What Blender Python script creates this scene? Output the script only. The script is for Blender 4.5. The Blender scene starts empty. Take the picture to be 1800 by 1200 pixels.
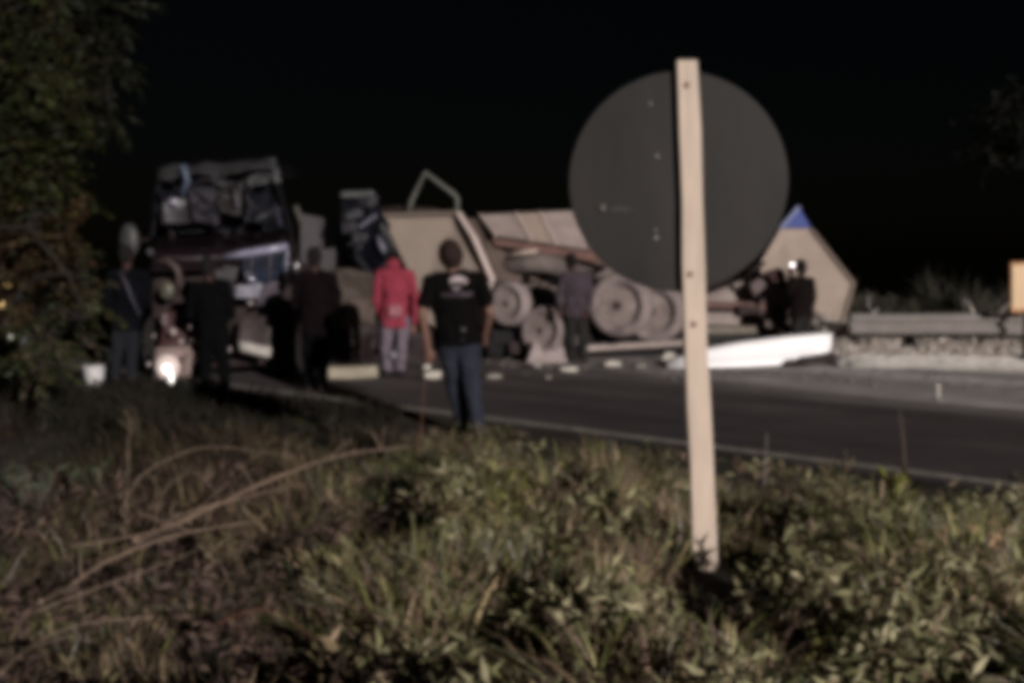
import bpy, bmesh, math, random
import numpy as np
from mathutils import Vector, Matrix, noise
from mathutils.bvhtree import BVHTree
R = math.radians
random.seed(7)
rng = np.random.default_rng(7)
scene = bpy.context.scene
COL = scene.collection

# ------------------------------------------------------------------ camera, sky, light
CAM_Z, FPX, PITCH = 1.6, 1930.0, math.atan(155.0 / 1930.0)
cam_data = bpy.data.cameras.new('camera')
cam = bpy.data.objects.new('camera', cam_data); COL.objects.link(cam)
cam.location = (0, 0, CAM_Z); cam.rotation_euler = (math.pi / 2 - PITCH, 0, 0)
cam_data.sensor_width = 36.0; cam_data.lens = 36.0 * FPX / 1800.0
cam_data.clip_start = 0.05; cam_data.clip_end = 5000
# phone camera hunting for focus in the dark: the whole frame is soft
cam_data.dof.use_dof = True
cam_data.dof.focus_distance = 0.6
cam_data.dof.aperture_fstop = (cam_data.lens / 1000.0) / 0.0033
scene.camera = cam

SUN_EL, SUN_AZ = R(13.5), R(27)     # behind the photographer, to the right
world = bpy.data.worlds.new('World'); scene.world = world; world.use_nodes = True
wn = world.node_tree
bg = wn.nodes['Background']
sky = wn.nodes.new('ShaderNodeTexSky'); sky.sky_type = 'NISHITA'; sky.sun_disc = False
sky.sun_elevation = SUN_EL; sky.sun_rotation = math.pi - SUN_AZ
wn.links.new(sky.outputs[0], bg.inputs['Color']); bg.inputs['Strength'].default_value = 0.0003
sun_data = bpy.data.lights.new('sun', 'SUN'); sun = bpy.data.objects.new('sun', sun_data); COL.objects.link(sun)
sun_data.energy = 4.2; sun_data.angle = R(0.6); sun_data.color = (1.0, 0.93, 0.885)
ldir = Vector((-math.sin(SUN_AZ) * math.cos(SUN_EL), math.cos(SUN_AZ) * math.cos(SUN_EL), -math.sin(SUN_EL)))
sun.rotation_euler = ldir.to_track_quat('-Z', 'Y').to_euler()
sun.location = (8, -10, 6)
scene.view_settings.view_transform = 'Standard'; scene.view_settings.look = 'None'
scene.view_settings.exposure = 0.0; scene.view_settings.gamma = 1.0
scene.view_settings.use_curve_mapping = False
scene.render.engine = 'CYCLES'
scene.cycles.filter_width = 6.0; scene.cycles.max_bounces = 4; scene.cycles.use_denoising = True
scene.cycles.sample_clamp_indirect = 3.0

# ------------------------------------------------------------------ helpers
CP, SP = math.cos(PITCH), math.sin(PITCH)
def at(px, py, Y):
    """point of the world seen at (px, py) of the photograph, Y metres ahead"""
    u = 600.0 - py
    f = FPX * CP + u * SP; z = u * CP - FPX * SP; k = Y / f
    return Vector(((px - 900.0) * k, Y, CAM_Z + z * k))

def srgb(r, g, b):
    f = lambda c: ((c / 255 + .055) / 1.055) ** 2.4 if c > 10 else c / 255 / 12.92
    return (f(r), f(g), f(b))

MATS = {}
def mat(name, col, rough=.7, metal=0.0, var=.3, scale=6.0, bump=.0, col2=None, emit=None, spec=.3, stretch=None, coat=0):
    if name in MATS: return MATS[name]
    m = bpy.data.materials.new(name); m.use_nodes = True; nt = m.node_tree
    b = nt.nodes['Principled BSDF']
    b.inputs['Roughness'].default_value = rough; b.inputs['Metallic'].default_value = metal
    b.inputs['Specular IOR Level'].default_value = spec
    b.inputs['Coat Weight'].default_value = coat
    if emit:
        b.inputs['Emission Color'].default_value = (*emit[:3], 1); b.inputs['Emission Strength'].default_value = emit[3]
    tc = nt.nodes.new('ShaderNodeTexCoord'); mp = nt.nodes.new('ShaderNodeMapping')
    if stretch: mp.inputs['Scale'].default_value = stretch
    nt.links.new(tc.outputs['Object'], mp.inputs['Vector'])
    n = nt.nodes.new('ShaderNodeTexNoise'); n.inputs['Scale'].default_value = scale; n.inputs['Detail'].default_value = 6
    n.inputs['Roughness'].default_value = .65
    nt.links.new(mp.outputs[0], n.inputs['Vector'])
    r = nt.nodes.new('ShaderNodeValToRGB')
    c2 = col2 if col2 else tuple(min(1, c * (1 + var)) for c in col)
    c1 = tuple(c * (1 - var) for c in col) if not col2 else col
    r.color_ramp.elements[0].color = (*c1, 1); r.color_ramp.elements[0].position = .32
    r.color_ramp.elements[1].color = (*c2, 1); r.color_ramp.elements[1].position = .68
    nt.links.new(n.outputs['Fac'], r.inputs[0]); nt.links.new(r.outputs[0], b.inputs['Base Color'])
    if bump:
        n2 = nt.nodes.new('ShaderNodeTexNoise'); n2.inputs['Scale'].default_value = scale * 5; n2.inputs['Detail'].default_value = 4
        nt.links.new(mp.outputs[0], n2.inputs['Vector'])
        bp = nt.nodes.new('ShaderNodeBump'); bp.inputs['Strength'].default_value = bump; bp.inputs['Distance'].default_value = .02
        nt.links.new(n2.outputs['Fac'], bp.inputs['Height']); nt.links.new(bp.outputs[0], b.inputs['Normal'])
    MATS[name] = m
    return m

def attr_mat(name, rough=.75, trans=0.0):
    """foliage: each leaf or blade carries its own colour"""
    m = bpy.data.materials.new(name); m.use_nodes = True; nt = m.node_tree
    b = nt.nodes['Principled BSDF']; b.inputs['Roughness'].default_value = rough; b.inputs['Specular IOR Level'].default_value = .15
    a = nt.nodes.new('ShaderNodeAttribute'); a.attribute_name = 'leaf_colour'
    nt.links.new(a.outputs['Color'], b.inputs['Base Color'])
    return m

def glass_mat(name, tint, rough=.05):
    m = bpy.data.materials.new(name); m.use_nodes = True; b = m.node_tree.nodes['Principled BSDF']
    b.inputs['Base Color'].default_value = (*tint, 1); b.inputs['Roughness'].default_value = rough
    b.inputs['Transmission Weight'].default_value = 1.0; b.inputs['IOR'].default_value = 1.45
    return m

def tag(o, label=None, cat=None, group=None, kind=None):
    if label: o['label'] = label
    if cat: o['category'] = cat
    if group: o['group'] = group
    if kind: o['kind'] = kind
    return o

def link(name, me, m=None, parent=None, smooth=False):
    o = bpy.data.objects.new(name, me); COL.objects.link(o)
    if m: me.materials.append(m)
    if smooth: me.shade_smooth()
    if parent:
        o.parent = parent
        o.matrix_parent_inverse = parent_matrix(parent).inverted()
    return o
def parent_matrix(p):
    M = p.matrix_basis.copy()
    if p.parent: M = parent_matrix(p.parent) @ p.matrix_parent_inverse @ M
    return M

def thing(name, loc, label, cat, group=None):
    o = bpy.data.objects.new(name, None); COL.objects.link(o); o.location = loc; o.empty_display_size = .2
    return tag(o, label, cat, group)

def bevel(o, w=.01, seg=2):
    b = o.modifiers.new('bevel', 'BEVEL'); b.width = w; b.segments = seg; b.limit_method = 'ANGLE'; b.angle_limit = R(35)
    return o

class G:
    """gathers solids into one mesh"""
    def __init__(s): s.v = []; s.f = []
    def hexa(s, p):          # 8 points: front loop of 4, back loop of 4
        i = len(s.v); s.v += [tuple(q) for q in p]
        s.f += [(i, i+1, i+2, i+3), (i+7, i+6, i+5, i+4), (i, i+4, i+5, i+1), (i+1, i+5, i+6, i+2), (i+2, i+6, i+7, i+3), (i+3, i+7, i+4, i)]
        return s
    def prism(s, loop, d):
        n = len(loop); i = len(s.v); d = Vector(d)
        s.v += [tuple(q) for q in loop] + [tuple(Vector(q) + d) for q in loop]
        s.f.append(tuple(range(i, i+n))); s.f.append(tuple(reversed(range(i+n, i+2*n))))
        for k in range(n): s.f.append((i+k, i+n+k, i+n+(k+1) % n, i+(k+1) % n))
        return s
    def beam(s, p, q, w, h, up=(0, 0, 1)):
        p, q, up = Vector(p), Vector(q), Vector(up); d = (q - p).normalized()
        if abs(d.dot(up)) > .97: up = Vector((0, 1, 0))
        a = d.cross(up).normalized() * w / 2; b = a.cross(d).normalized() * h / 2
        lp = [p-a-b, p+a-b, p+a+b, p-a+b]
        s.hexa(lp + [x + (q-p) for x in lp]); return s
    def box(s, c, sx, sy, sz, rz=0):
        M = Matrix.Rotation(rz, 3, 'Z'); c = Vector(c)
        lp = [c + M @ Vector((x*sx/2, y*sy/2, z*sz/2)) for y in (-1, 1) for x, z in ((-1, -1), (1, -1), (1, 1), (-1, 1))]
        s.hexa(lp); return s
    def tube(s, pts, radii, seg=8, cap=True):
        pts = [Vector(p) for p in pts]; base = len(s.v); ref = Vector((.13, .21, .97))
        if not hasattr(radii, '__len__'): radii = [radii] * len(pts)
        for k, p in enumerate(pts):
            d = (pts[min(k+1, len(pts)-1)] - pts[max(k-1, 0)]).normalized()
            a = d.cross(ref)
            if a.length < .1: a = d.cross(Vector((1, 0, 0)))
            a.normalize(); b = d.cross(a)
            for j in range(seg):
                t = 2*math.pi*j/seg; s.v.append(tuple(p + (a*math.cos(t) + b*math.sin(t)) * radii[k]))
        for k in range(len(pts)-1):
            for j in range(seg):
                a0 = base + k*seg + j; a1 = base + k*seg + (j+1) % seg
                s.f.append((a0, a1, a1+seg, a0+seg))
        if cap:
            s.f.append(tuple(reversed(range(base, base+seg)))); e = base + (len(pts)-1)*seg; s.f.append(tuple(range(e, e+seg)))
        return s
    def lathe(s, c, axis, prof, seg=40):   # prof: (along axis, radius), closed solid
        c, d = Vector(c), Vector(axis).normalized(); a = d.cross(Vector((0, 0, 1)))
        if a.length < .1: a = d.cross(Vector((1, 0, 0)))
        a.normalize(); b = d.cross(a); base = len(s.v); n = len(prof)
        for t, r in prof:
            for j in range(seg):
                th = 2*math.pi*j/seg; s.v.append(tuple(c + d*t + (a*math.cos(th) + b*math.sin(th))*r))
        for k in range(n-1):
            for j in range(seg):
                x = base+k*seg+j; y = base+k*seg+(j+1) % seg
                s.f.append((x, y, y+seg, x+seg))
        s.f.append(tuple(reversed(range(base, base+seg)))); e = base+(n-1)*seg; s.f.append(tuple(range(e, e+seg)))
        return s
    def ball(s, c, r, rot=None, u=16, v=10):
        c = Vector(c); base = len(s.v); rr = Vector(r) if hasattr(r, '__len__') else Vector((r, r, r))
        s.v.append(None)
        def P(th, ph):
            q = Vector((math.sin(th)*math.cos(ph)*rr.x, math.sin(th)*math.sin(ph)*rr.y, math.cos(th)*rr.z))
            return tuple(c + (rot @ q if rot else q))
        s.v[base] = P(0, 0)
        for i in range(1, v):
            for j in range(u): s.v.append(P(math.pi*i/v, 2*math.pi*j/u))
        s.v.append(P(math.pi, 0)); last = len(s.v)-1
        for j in range(u): s.f.append((base, base+1+j, base+1+(j+1) % u))
        for i in range(v-2):
            for j in range(u):
                x = base+1+i*u+j; y = base+1+i*u+(j+1) % u; s.f.append((x, x+u, y+u, y))
        e = base+1+(v-2)*u
        for j in range(u): s.f.append((e+j, last, e+(j+1) % u))
        return s
    def mesh(s, name='m'):
        me = bpy.data.meshes.new(name); me.from_pydata(s.v, [], s.f); me.update()
        bm = bmesh.new(); bm.from_mesh(me); bmesh.ops.recalc_face_normals(bm, faces=bm.faces); bm.to_mesh(me); bm.free()
        return me
    def build(s, name, m, parent=None, smooth=False, bev=0):
        o = link(name, s.mesh(name), m, parent, smooth)
        if bev: bevel(o, bev)
        return o

def split(g, name, m, parent=None, smooth=False, bev=0):
    """every separate piece becomes an object of its own"""
    n = len(g.v); up = list(range(n))
    def find(a):
        while up[a] != a: up[a] = up[up[a]]; a = up[a]
        return a
    for f in g.f:
        for q in f[1:]: up[find(q)] = find(f[0])
    isl = {}
    for f in g.f: isl.setdefault(find(f[0]), []).append(f)
    out = []
    for k, fs in isl.items():
        ids = sorted({q for f in fs for q in f}); mp = {q: i for i, q in enumerate(ids)}
        h = G(); h.v = [g.v[q] for q in ids]; h.f = [tuple(mp[q] for q in f) for f in fs]
        me = h.mesh(name); out.append(link(name, me, m, parent, smooth))
        if bev: bevel(out[-1], bev)
    return out

def slab(pts, Y, depth):
    """solid whose face toward the road has this outline; points (px, py[, dY])"""
    loop = [at(p[0], p[1], Y + (p[2] if len(p) > 2 else 0)) for p in pts]
    return G().prism(loop, depth if hasattr(depth, '__len__') else (0, depth, 0))

def crumple(pts4, Y, nx, ny, amp, thick, seed, freq=2.5):
    """dented sheet metal: a four-cornered sheet, buckled, with real thickness"""
    c = [at(p[0], p[1], Y + (p[2] if len(p) > 2 else 0)) for p in pts4]
    v = []; nrm = (c[1]-c[0]).cross(c[3]-c[0]).normalized()
    for layer in (0, 1):
        for j in range(ny+1):
            for i in range(nx+1):
                s, t = i/nx, j/ny
                p = (c[0]*(1-s)+c[1]*s)*(1-t) + (c[3]*(1-s)+c[2]*s)*t
                q = p*freq + Vector((seed, seed*.7, 0))
                p = p + nrm*(noise.noise(q)*amp + abs(noise.noise(q*2.3))*amp*.7) + Vector((noise.noise(q+Vector((9, 0, 0))), 0, noise.noise(q+Vector((0, 9, 0)))))*amp*.5
                v.append(p - nrm*thick*layer)
    f = []; n = (nx+1)*(ny+1)
    for j in range(ny):
        for i in range(nx):
            a = j*(nx+1)+i; f.append((a, a+1, a+nx+2, a+nx+1)); f.append((n+a, n+a+nx+1, n+a+nx+2, n+a+1))
    rim = [i for i in range(nx+1)] + [j*(nx+1)+nx for j in range(1, ny+1)] + [ny*(nx+1)+i for i in range(nx-1, -1, -1)] + [j*(nx+1) for j in range(ny-1, 0, -1)]
    for k in range(len(rim)):
        a, b = rim[k], rim[(k+1) % len(rim)]; f.append((a, a+n, b+n, b))
    g = G(); g.v = [tuple(x) for x in v]; g.f = f
    return g

# ------------------------------------------------------------------ the lie of the land
P0 = Vector((-2.13, 12.1)); RD = Vector((5.6, -4.66)).normalized(); RN = Vector((-RD.y, RD.x))  # RN points away from the camera
if RN.y < 0: RN = -RN
def across(x, y): return (x - P0.x)*RN.x + (y - P0.y)*RN.y        # metres beyond the near edge line
def far_y(x):  # far edge of the carriageway and its gravel
    y = 15.35 - .20*(x-4.6)
    t = min(1, max(0, (4.75-x)/.9)); return y + 3.6*t*t*(3-2*t)
def smooth(a, b, t):
    t = min(1, max(0, (t-a)/(b-a))); return t*t*(3-2*t)
def ground(x, y):
    s = -across(x, y); z = -.012
    if s > .25:
        z += .10*smooth(.3, .9, s)*0 + .27*smooth(1.2, 4.2, s) - .06*smooth(.25, .9, s)*(1-smooth(.9, 2.2, s))
        z += (.10*noise.noise(Vector((x*.9, y*.9, 0))) + .09*noise.noise(Vector((x*2.3, y*2.3, 7))))*smooth(.6, 2.4, s)
    d = y - far_y(x)
    if d > .0 and s < 0:
        z += .24*smooth(.0, .9, d)**.8 + .48*smooth(.9, 4.2, d) + .06*noise.noise(Vector((x*.9, y*.9, 3)))*smooth(.3, 1.5, d) 
        if d > 4.6: z -= math.tan(R(20))*(min(d, 420)-4.6) * smooth(4.6, 6.5, d)
    return z
def G0(px, Y): # ground point under a pixel column
    p = at(px, 600, Y); return Vector((p.x, Y, ground(p.x, Y)))

# ------------------------------------------------------------------ setting: ground, road
def axis_steps():
    xs = list(np.arange(-9, 12.01, .15)); 
    far = [12.6, 13.5, 15, 17, 20, 25, 32, 45, 70, 110, 200, 400, 900, 1800]
    return [-f for f in reversed(far)] + xs + far
def axis_y():
    return [-1800, -600, -200, -80, -30, -12, -6, -3, -1] + list(np.arange(0, 22.01, .15)) + [23, 24.5, 27, 31, 38, 50, 70, 100, 140, 180, 300, 600, 1000, 1800]
gx, gy = axis_steps(), axis_y()
gv = [(x, y, ground(x, y) - .004) for y in gy for x in gx]
nx = len(gx)
gf = [(j*nx+i, j*nx+i+1, (j+1)*nx+i+1, (j+1)*nx+i) for j in range(len(gy)-1) for i in range(nx-1)]
me = bpy.data.meshes.new('ground'); me.from_pydata(gv, [], gf)
soil = mat('dark_soil', srgb(34, 31, 27), .95, var=.45, scale=3.5, bump=.5, col2=srgb(56, 50, 42))
tag(link('ground', me, soil, None, True), kind='structure')

def strip(name, pts_a, pts_b, z, m):
    v = [(a[0], a[1], z) for a in pts_a] + [(b[0], b[1], z) for b in pts_b]; n = len(pts_a)
    f = [(i, i+1, n+i+1, n+i) for i in range(n-1)]
    me = bpy.data.meshes.new(name); me.from_pydata(v, [], f)
    return tag(link(name, me, m), kind='structure')
def road_pt(t, s): p = P0 + RD*t + RN*s; return (p.x, p.y)
ts = np.linspace(-60, 60, 121)
# asphalt: dark old lane near; far lane paler, imitating the pool of headlight
def asphalt_mat():
    m = bpy.data.materials.new('asphalt'); m.use_nodes = True; nt = m.node_tree; b = nt.nodes['Principled BSDF']
    b.inputs['Roughness'].default_value = .85; b.inputs['Specular IOR Level'].default_value = .25
    tc = nt.nodes.new('ShaderNodeTexCoord')
    rot = nt.nodes.new('ShaderNodeMapping'); rot.inputs['Rotation'].default_value = (0, 0, -math.atan2(RD.y, RD.x))
    rot.inputs['Scale'].default_value = (.12, 1.0, 1)
    mp2 = nt.nodes.new('ShaderNodeVectorRotate'); mp2.rotation_type = 'Z_AXIS'; mp2.inputs['Angle'].default_value = -math.atan2(RD.y, RD.x)
    nt.links.new(tc.outputs['Object'], mp2.inputs['Vector'])
    mul = nt.nodes.new('ShaderNodeVectorMath'); mul.operation = 'MULTIPLY'; mul.inputs[1].default_value = (.10, 1, 1)
    nt.links.new(mp2.outputs[0], mul.inputs[0])
    n1 = nt.nodes.new('ShaderNodeTexNoise'); n1.inputs['Scale'].default_value = 1.3; n1.inputs['Detail'].default_value = 5
    nt.links.new(mul.outputs[0], n1.inputs['Vector'])
    n2 = nt.nodes.new('ShaderNodeTexNoise'); n2.inputs['Scale'].default_value = 55; n2.inputs['Detail'].default_value = 3
    nt.links.new(tc.outputs['Object'], n2.inputs['Vector'])
    sep = nt.nodes.new('ShaderNodeSeparateXYZ'); nt.links.new(mp2.outputs[0], sep.inputs[0])
    c0 = (Matrix.Rotation(-math.atan2(RD.y, RD.x), 2) @ P0).y
    # headlight pool put into the colour: far lane paler toward right and gravel
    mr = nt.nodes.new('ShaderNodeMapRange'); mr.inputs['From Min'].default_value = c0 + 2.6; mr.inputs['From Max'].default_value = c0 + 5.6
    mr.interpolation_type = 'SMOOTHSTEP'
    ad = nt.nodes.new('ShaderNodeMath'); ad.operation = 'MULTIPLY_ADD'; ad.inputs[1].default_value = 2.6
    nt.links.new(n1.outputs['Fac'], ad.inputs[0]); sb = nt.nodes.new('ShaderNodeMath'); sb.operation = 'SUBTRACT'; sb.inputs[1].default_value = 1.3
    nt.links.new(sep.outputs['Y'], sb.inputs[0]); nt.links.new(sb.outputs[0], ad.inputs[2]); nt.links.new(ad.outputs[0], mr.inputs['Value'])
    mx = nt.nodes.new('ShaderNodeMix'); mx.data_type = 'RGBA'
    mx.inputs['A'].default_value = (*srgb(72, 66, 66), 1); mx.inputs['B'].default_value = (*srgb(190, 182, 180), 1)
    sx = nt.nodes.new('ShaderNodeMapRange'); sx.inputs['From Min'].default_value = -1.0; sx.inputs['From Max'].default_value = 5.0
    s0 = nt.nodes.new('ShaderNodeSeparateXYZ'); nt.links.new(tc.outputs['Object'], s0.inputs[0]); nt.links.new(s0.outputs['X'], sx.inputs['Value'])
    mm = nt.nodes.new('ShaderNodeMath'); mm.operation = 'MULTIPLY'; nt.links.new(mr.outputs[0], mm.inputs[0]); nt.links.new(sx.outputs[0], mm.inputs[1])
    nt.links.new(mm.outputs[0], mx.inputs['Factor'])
    mg = nt.nodes.new('ShaderNodeMix'); mg.data_type = 'RGBA'; mg.blend_type = 'MULTIPLY'; mg.inputs['Factor'].default_value = 1
    rr = nt.nodes.new('ShaderNodeMapRange'); rr.inputs['From Min'].default_value = .3; rr.inputs['From Max'].default_value = .7; rr.inputs['To Min'].default_value = .7; rr.inputs['To Max'].default_value = 1.3
    nt.links.new(n2.outputs['Fac'], rr.inputs['Value'])
    st = nt.nodes.new('ShaderNodeMapRange'); st.inputs['From Min'].default_value = .3; st.inputs['From Max'].default_value = .7; st.inputs['To Min'].default_value = .6; st.inputs['To Max'].default_value = 1.35
    nt.links.new(n1.outputs['Fac'], st.inputs['Value'])
    n3 = nt.nodes.new('ShaderNodeTexNoise'); n3.inputs['Scale'].default_value = .9; n3.inputs['Detail'].default_value = 7; n3.inputs['Roughness'].default_value = .7
    nt.links.new(tc.outputs['Object'], n3.inputs['Vector'])
    s3 = nt.nodes.new('ShaderNodeMapRange'); s3.inputs['From Min'].default_value = .35; s3.inputs['From Max'].default_value = .65; s3.inputs['To Min'].default_value = .75; s3.inputs['To Max'].default_value = 1.25
    nt.links.new(n3.outputs['Fac'], s3.inputs['Value'])
    q1 = nt.nodes.new('ShaderNodeMath'); q1.operation = 'MULTIPLY'; nt.links.new(st.outputs[0], q1.inputs[0]); nt.links.new(s3.outputs[0], q1.inputs[1])
    q2 = nt.nodes.new('ShaderNodeMath'); q2.operation = 'MULTIPLY'; nt.links.new(rr.outputs[0], q2.inputs[0]); nt.links.new(q1.outputs[0], q2.inputs[1])
    nt.links.new(mx.outputs['Result'], mg.inputs['A']); nt.links.new(q2.outputs[0], mg.inputs['B'])
    nt.links.new(mg.outputs['Result'], b.inputs['Base Color'])
    bp = nt.nodes.new('ShaderNodeBump'); bp.inputs['Strength'].default_value = .5; bp.inputs['Distance'].default_value = .01
    nt.links.new(n2.outputs['Fac'], bp.inputs['Height']); nt.links.new(bp.outputs[0], b.inputs['Normal'])
    return m
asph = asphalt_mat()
near_pts = [road_pt(t, -.22 + .04*math.sin(t*1.7)) for t in ts]
far_pts = []
for t in ts:
    x, y = road_pt(t, 7.6)
    far_pts.append((x, y))
# the carriageway widens to the gravel on the right
far2 = []
for (x, y) in far_pts:
    fy = far_y(x)
    far2.append((x, fy) if 0 < x < 14 and abs(fy-y) < 3.5 else (x, y))
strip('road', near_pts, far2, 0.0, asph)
paint = mat('worn_road_paint', srgb(120, 116, 108), .8, var=.5, scale=9, col2=srgb(190, 184, 172))
paint2 = mat('faint_road_paint', srgb(105, 100, 96), .8, var=.4, scale=4, col2=srgb(165, 158, 150))
strip('edge_line', [road_pt(t, -.0) for t in ts], [road_pt(t, .11) for t in ts], .004, paint)
strip('centre_line', [road_pt(t, 3.85) for t in ts if t > 2.2], [road_pt(t, 3.98) for t in ts if t > 2.2], .004, paint2)
gravel = mat('pale_gravel', srgb(176, 170, 164), .95, scale=7, bump=.8, col2=srgb(238, 232, 226))
xs = np.linspace(4.3, 30, 70)
v = []; f = []
K = 9
for x in xs:
    for k in range(K):
        d = -.12 + 1.15*k/(K-1); y = far_y(x) + d + .06*noise.noise(Vector((x*3, k, 1)))
        v.append((x, y, max(ground(x, y), -.012) + .012 + .022*noise.noise(Vector((x*5, y*5, 0)))*min(1, k)))
for i in range(len(xs)-1):
    for k in range(K-1): a = i*K+k; f.append((a, a+K, a+K+1, a+1))
me = bpy.data.meshes.new('gravel_shoulder'); me.from_pydata(v, [], f); tag(link('gravel_shoulder', me, gravel, None, True), kind='structure')

# ------------------------------------------------------------------ vegetation helpers
def leaf_mesh(name, verts, faces, cols, per, m, parent=None):
    me = bpy.data.meshes.new(name)
    nv, nf = len(verts), len(faces)
    me.vertices.add(nv); me.vertices.foreach_set('co', verts.astype(np.float32).ravel())
    k = faces.shape[1]
    me.loops.add(nf*k); me.loops.foreach_set('vertex_index', faces.astype(np.int32).ravel())
    me.polygons.add(nf); me.polygons.foreach_set('loop_start', np.arange(0, nf*k, k, dtype=np.int32))
    me.update(calc_edges=True)
    a = me.color_attributes.new('leaf_colour', 'FLOAT_COLOR', 'POINT')
    c = np.ones((nv, 4), np.float32); c[:, :3] = np.repeat(cols, per, axis=0)
    a.data.foreach_set('color', c.ravel())
    return link(name, me, m, parent)

blade_mat = attr_mat('grass_blades'); leafm = attr_mat('leaf_surface', .6)
def blades(name, base, height, width, lean, cols, parent=None):
    """bent tapering blades: base (n,3), height, width (n), lean (n,2)"""
    n = len(base); ang = rng.uniform(0, 2*np.pi, n); wx, wy = np.cos(ang)*width, np.sin(ang)*width
    V = np.zeros((n, 7, 3))
    for i, (t, w) in enumerate(((0, .8), (.4, 1), (.75, .7))):
        off = np.stack([lean[:, 0]*t**1.7*height, lean[:, 1]*t**1.7*height, height*(t - .25*t*t*np.hypot(lean[:, 0], lean[:, 1]))], 1)
        s = np.stack([wx*w/2, wy*w/2, np.zeros(n)], 1)
        V[:, 2*i] = base + off - s; V[:, 2*i+1] = base + off + s
    V[:, 6] = base + np.stack([lean[:, 0]*height, lean[:, 1]*height, height*(1-.35*np.hypot(lean[:, 0], lean[:, 1]))], 1)
    idx = np.array([[0, 1, 3, 2], [2, 3, 5, 4], [4, 5, 6, 6]])
    quads = idx[:2]; F = (np.arange(n)[:, None, None]*7 + quads[None]).reshape(-1, 4)
    # the tip as a quad with a very narrow end keeps one face size
    V2 = np.concatenate([V, V[:, 6:7] + np.array([0.0008, 0, 0])], 1)
    F = (np.arange(n)[:, None, None]*8 + np.array([[0, 1, 3, 2], [2, 3, 5, 4], [4, 5, 7, 6]])[None]).reshape(-1, 4)
    return leaf_mesh(name, V2.reshape(-1, 3), F, cols, 8, blade_mat, parent)

def leaves(name, pos, dirs, size, cols, parent=None, width=.45):
    """pointed leaves folded at the midrib"""
    n = len(pos); d = dirs/np.linalg.norm(dirs, axis=1)[:, None]
    up = rng.normal(size=(n, 3)); a = np.cross(d, up); a /= np.linalg.norm(a, axis=1)[:, None]; b = np.cross(d, a)
    s = size[:, None]
    V = np.zeros((n, 6, 3)); V[:, 0] = pos
    V[:, 1] = pos + d*s*.42 + a*s*width/2 + b*s*.08; V[:, 2] = pos + d*s - b*s*.10
    V[:, 3] = pos + d*s*.42 - a*s*width/2 + b*s*.08; V[:, 4] = pos + d*s*.45 - b*s*.02
    V[:, 5] = V[:, 4]
    F = (np.arange(n)[:, None, None]*6 + np.array([[0, 1, 2, 4], [0, 4, 2, 3]])[None]).reshape(-1, 4)
    return leaf_mesh(name, V.reshape(-1, 3), F, cols, 6, leafm, parent)

def mixcol(n, pal, w=None, jit=.35):
    p = np.array(pal)[rng.choice(len(pal), n, p=w)]
    return p * rng.uniform(1-jit, 1+jit, (n, 1))
GREEN = [srgb(112, 112, 68), srgb(92, 92, 54), srgb(134, 130, 92), srgb(80, 88, 58)]
STRAW = [srgb(164, 144, 116), srgb(134, 114, 92), srgb(116, 96, 80), srgb(150, 134, 100)]
BROWN = [srgb(100, 82, 72), srgb(82, 66, 60), srgb(122, 102, 90), srgb(70, 58, 52)]
GREYG = [srgb(126, 124, 108), srgb(98, 98, 84), srgb(150, 144, 130)]

# near verge: short tangled grass and weeds nobody could count
def verge(n, ymin, ymax, kind):
    pts = []
    while len(pts) < n:
        y = ymin + (ymax-ymin)*random.random()**1.25
        x = random.uniform(-.54*y-.4, .54*y+.4)
        s = -across(x, y)
        if s < .28 or (abs(x/y-.174) < .03 and 3.5 < y < 4.7 and random.random() < .85): continue
        q = Vector((x*1.4, y*1.4, 5.0)); c = noise.noise(q) + .5*noise.noise(q*2.7)
        if c < -.12 and random.random() < .85: continue
        if s < .8 and random.random() < .5: continue
        pts.append((x, y, ground(x, y) - .01, c, s))
    return np.array(pts)
P = verge(88000, 1.9, 13.5, 0)
n = len(P)
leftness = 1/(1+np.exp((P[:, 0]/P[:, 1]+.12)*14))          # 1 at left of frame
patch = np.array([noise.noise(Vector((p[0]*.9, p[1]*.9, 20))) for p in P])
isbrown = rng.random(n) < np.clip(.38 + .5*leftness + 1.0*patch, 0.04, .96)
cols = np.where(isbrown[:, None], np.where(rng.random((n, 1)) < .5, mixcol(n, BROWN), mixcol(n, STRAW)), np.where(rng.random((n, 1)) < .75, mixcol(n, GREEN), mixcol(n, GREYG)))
cols *= (0.98 - .58*leftness)[:, None]*(1 - .72*leftness*np.clip((P[:, 1]-4.6)/2.6, 0, 1))[:, None]*np.clip(1.45 - .09*(P[:, 1]-3.2), .45, 1.4)[:, None]  # fall-off of the light, leftwards and with distance, is put into the blade colours
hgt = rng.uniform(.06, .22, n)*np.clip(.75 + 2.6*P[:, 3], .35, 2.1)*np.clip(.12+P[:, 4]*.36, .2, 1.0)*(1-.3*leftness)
wid = rng.uniform(.004, .013, n)
lean = rng.normal(0, .55, (n, 2)) + np.array([-.15, .1])
tag(blades('verge_grass', P[:, :3], hgt, wid, lean, cols), 'tangled green and straw coloured grass covering the near verge', 'grass', kind='stuff')

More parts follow.
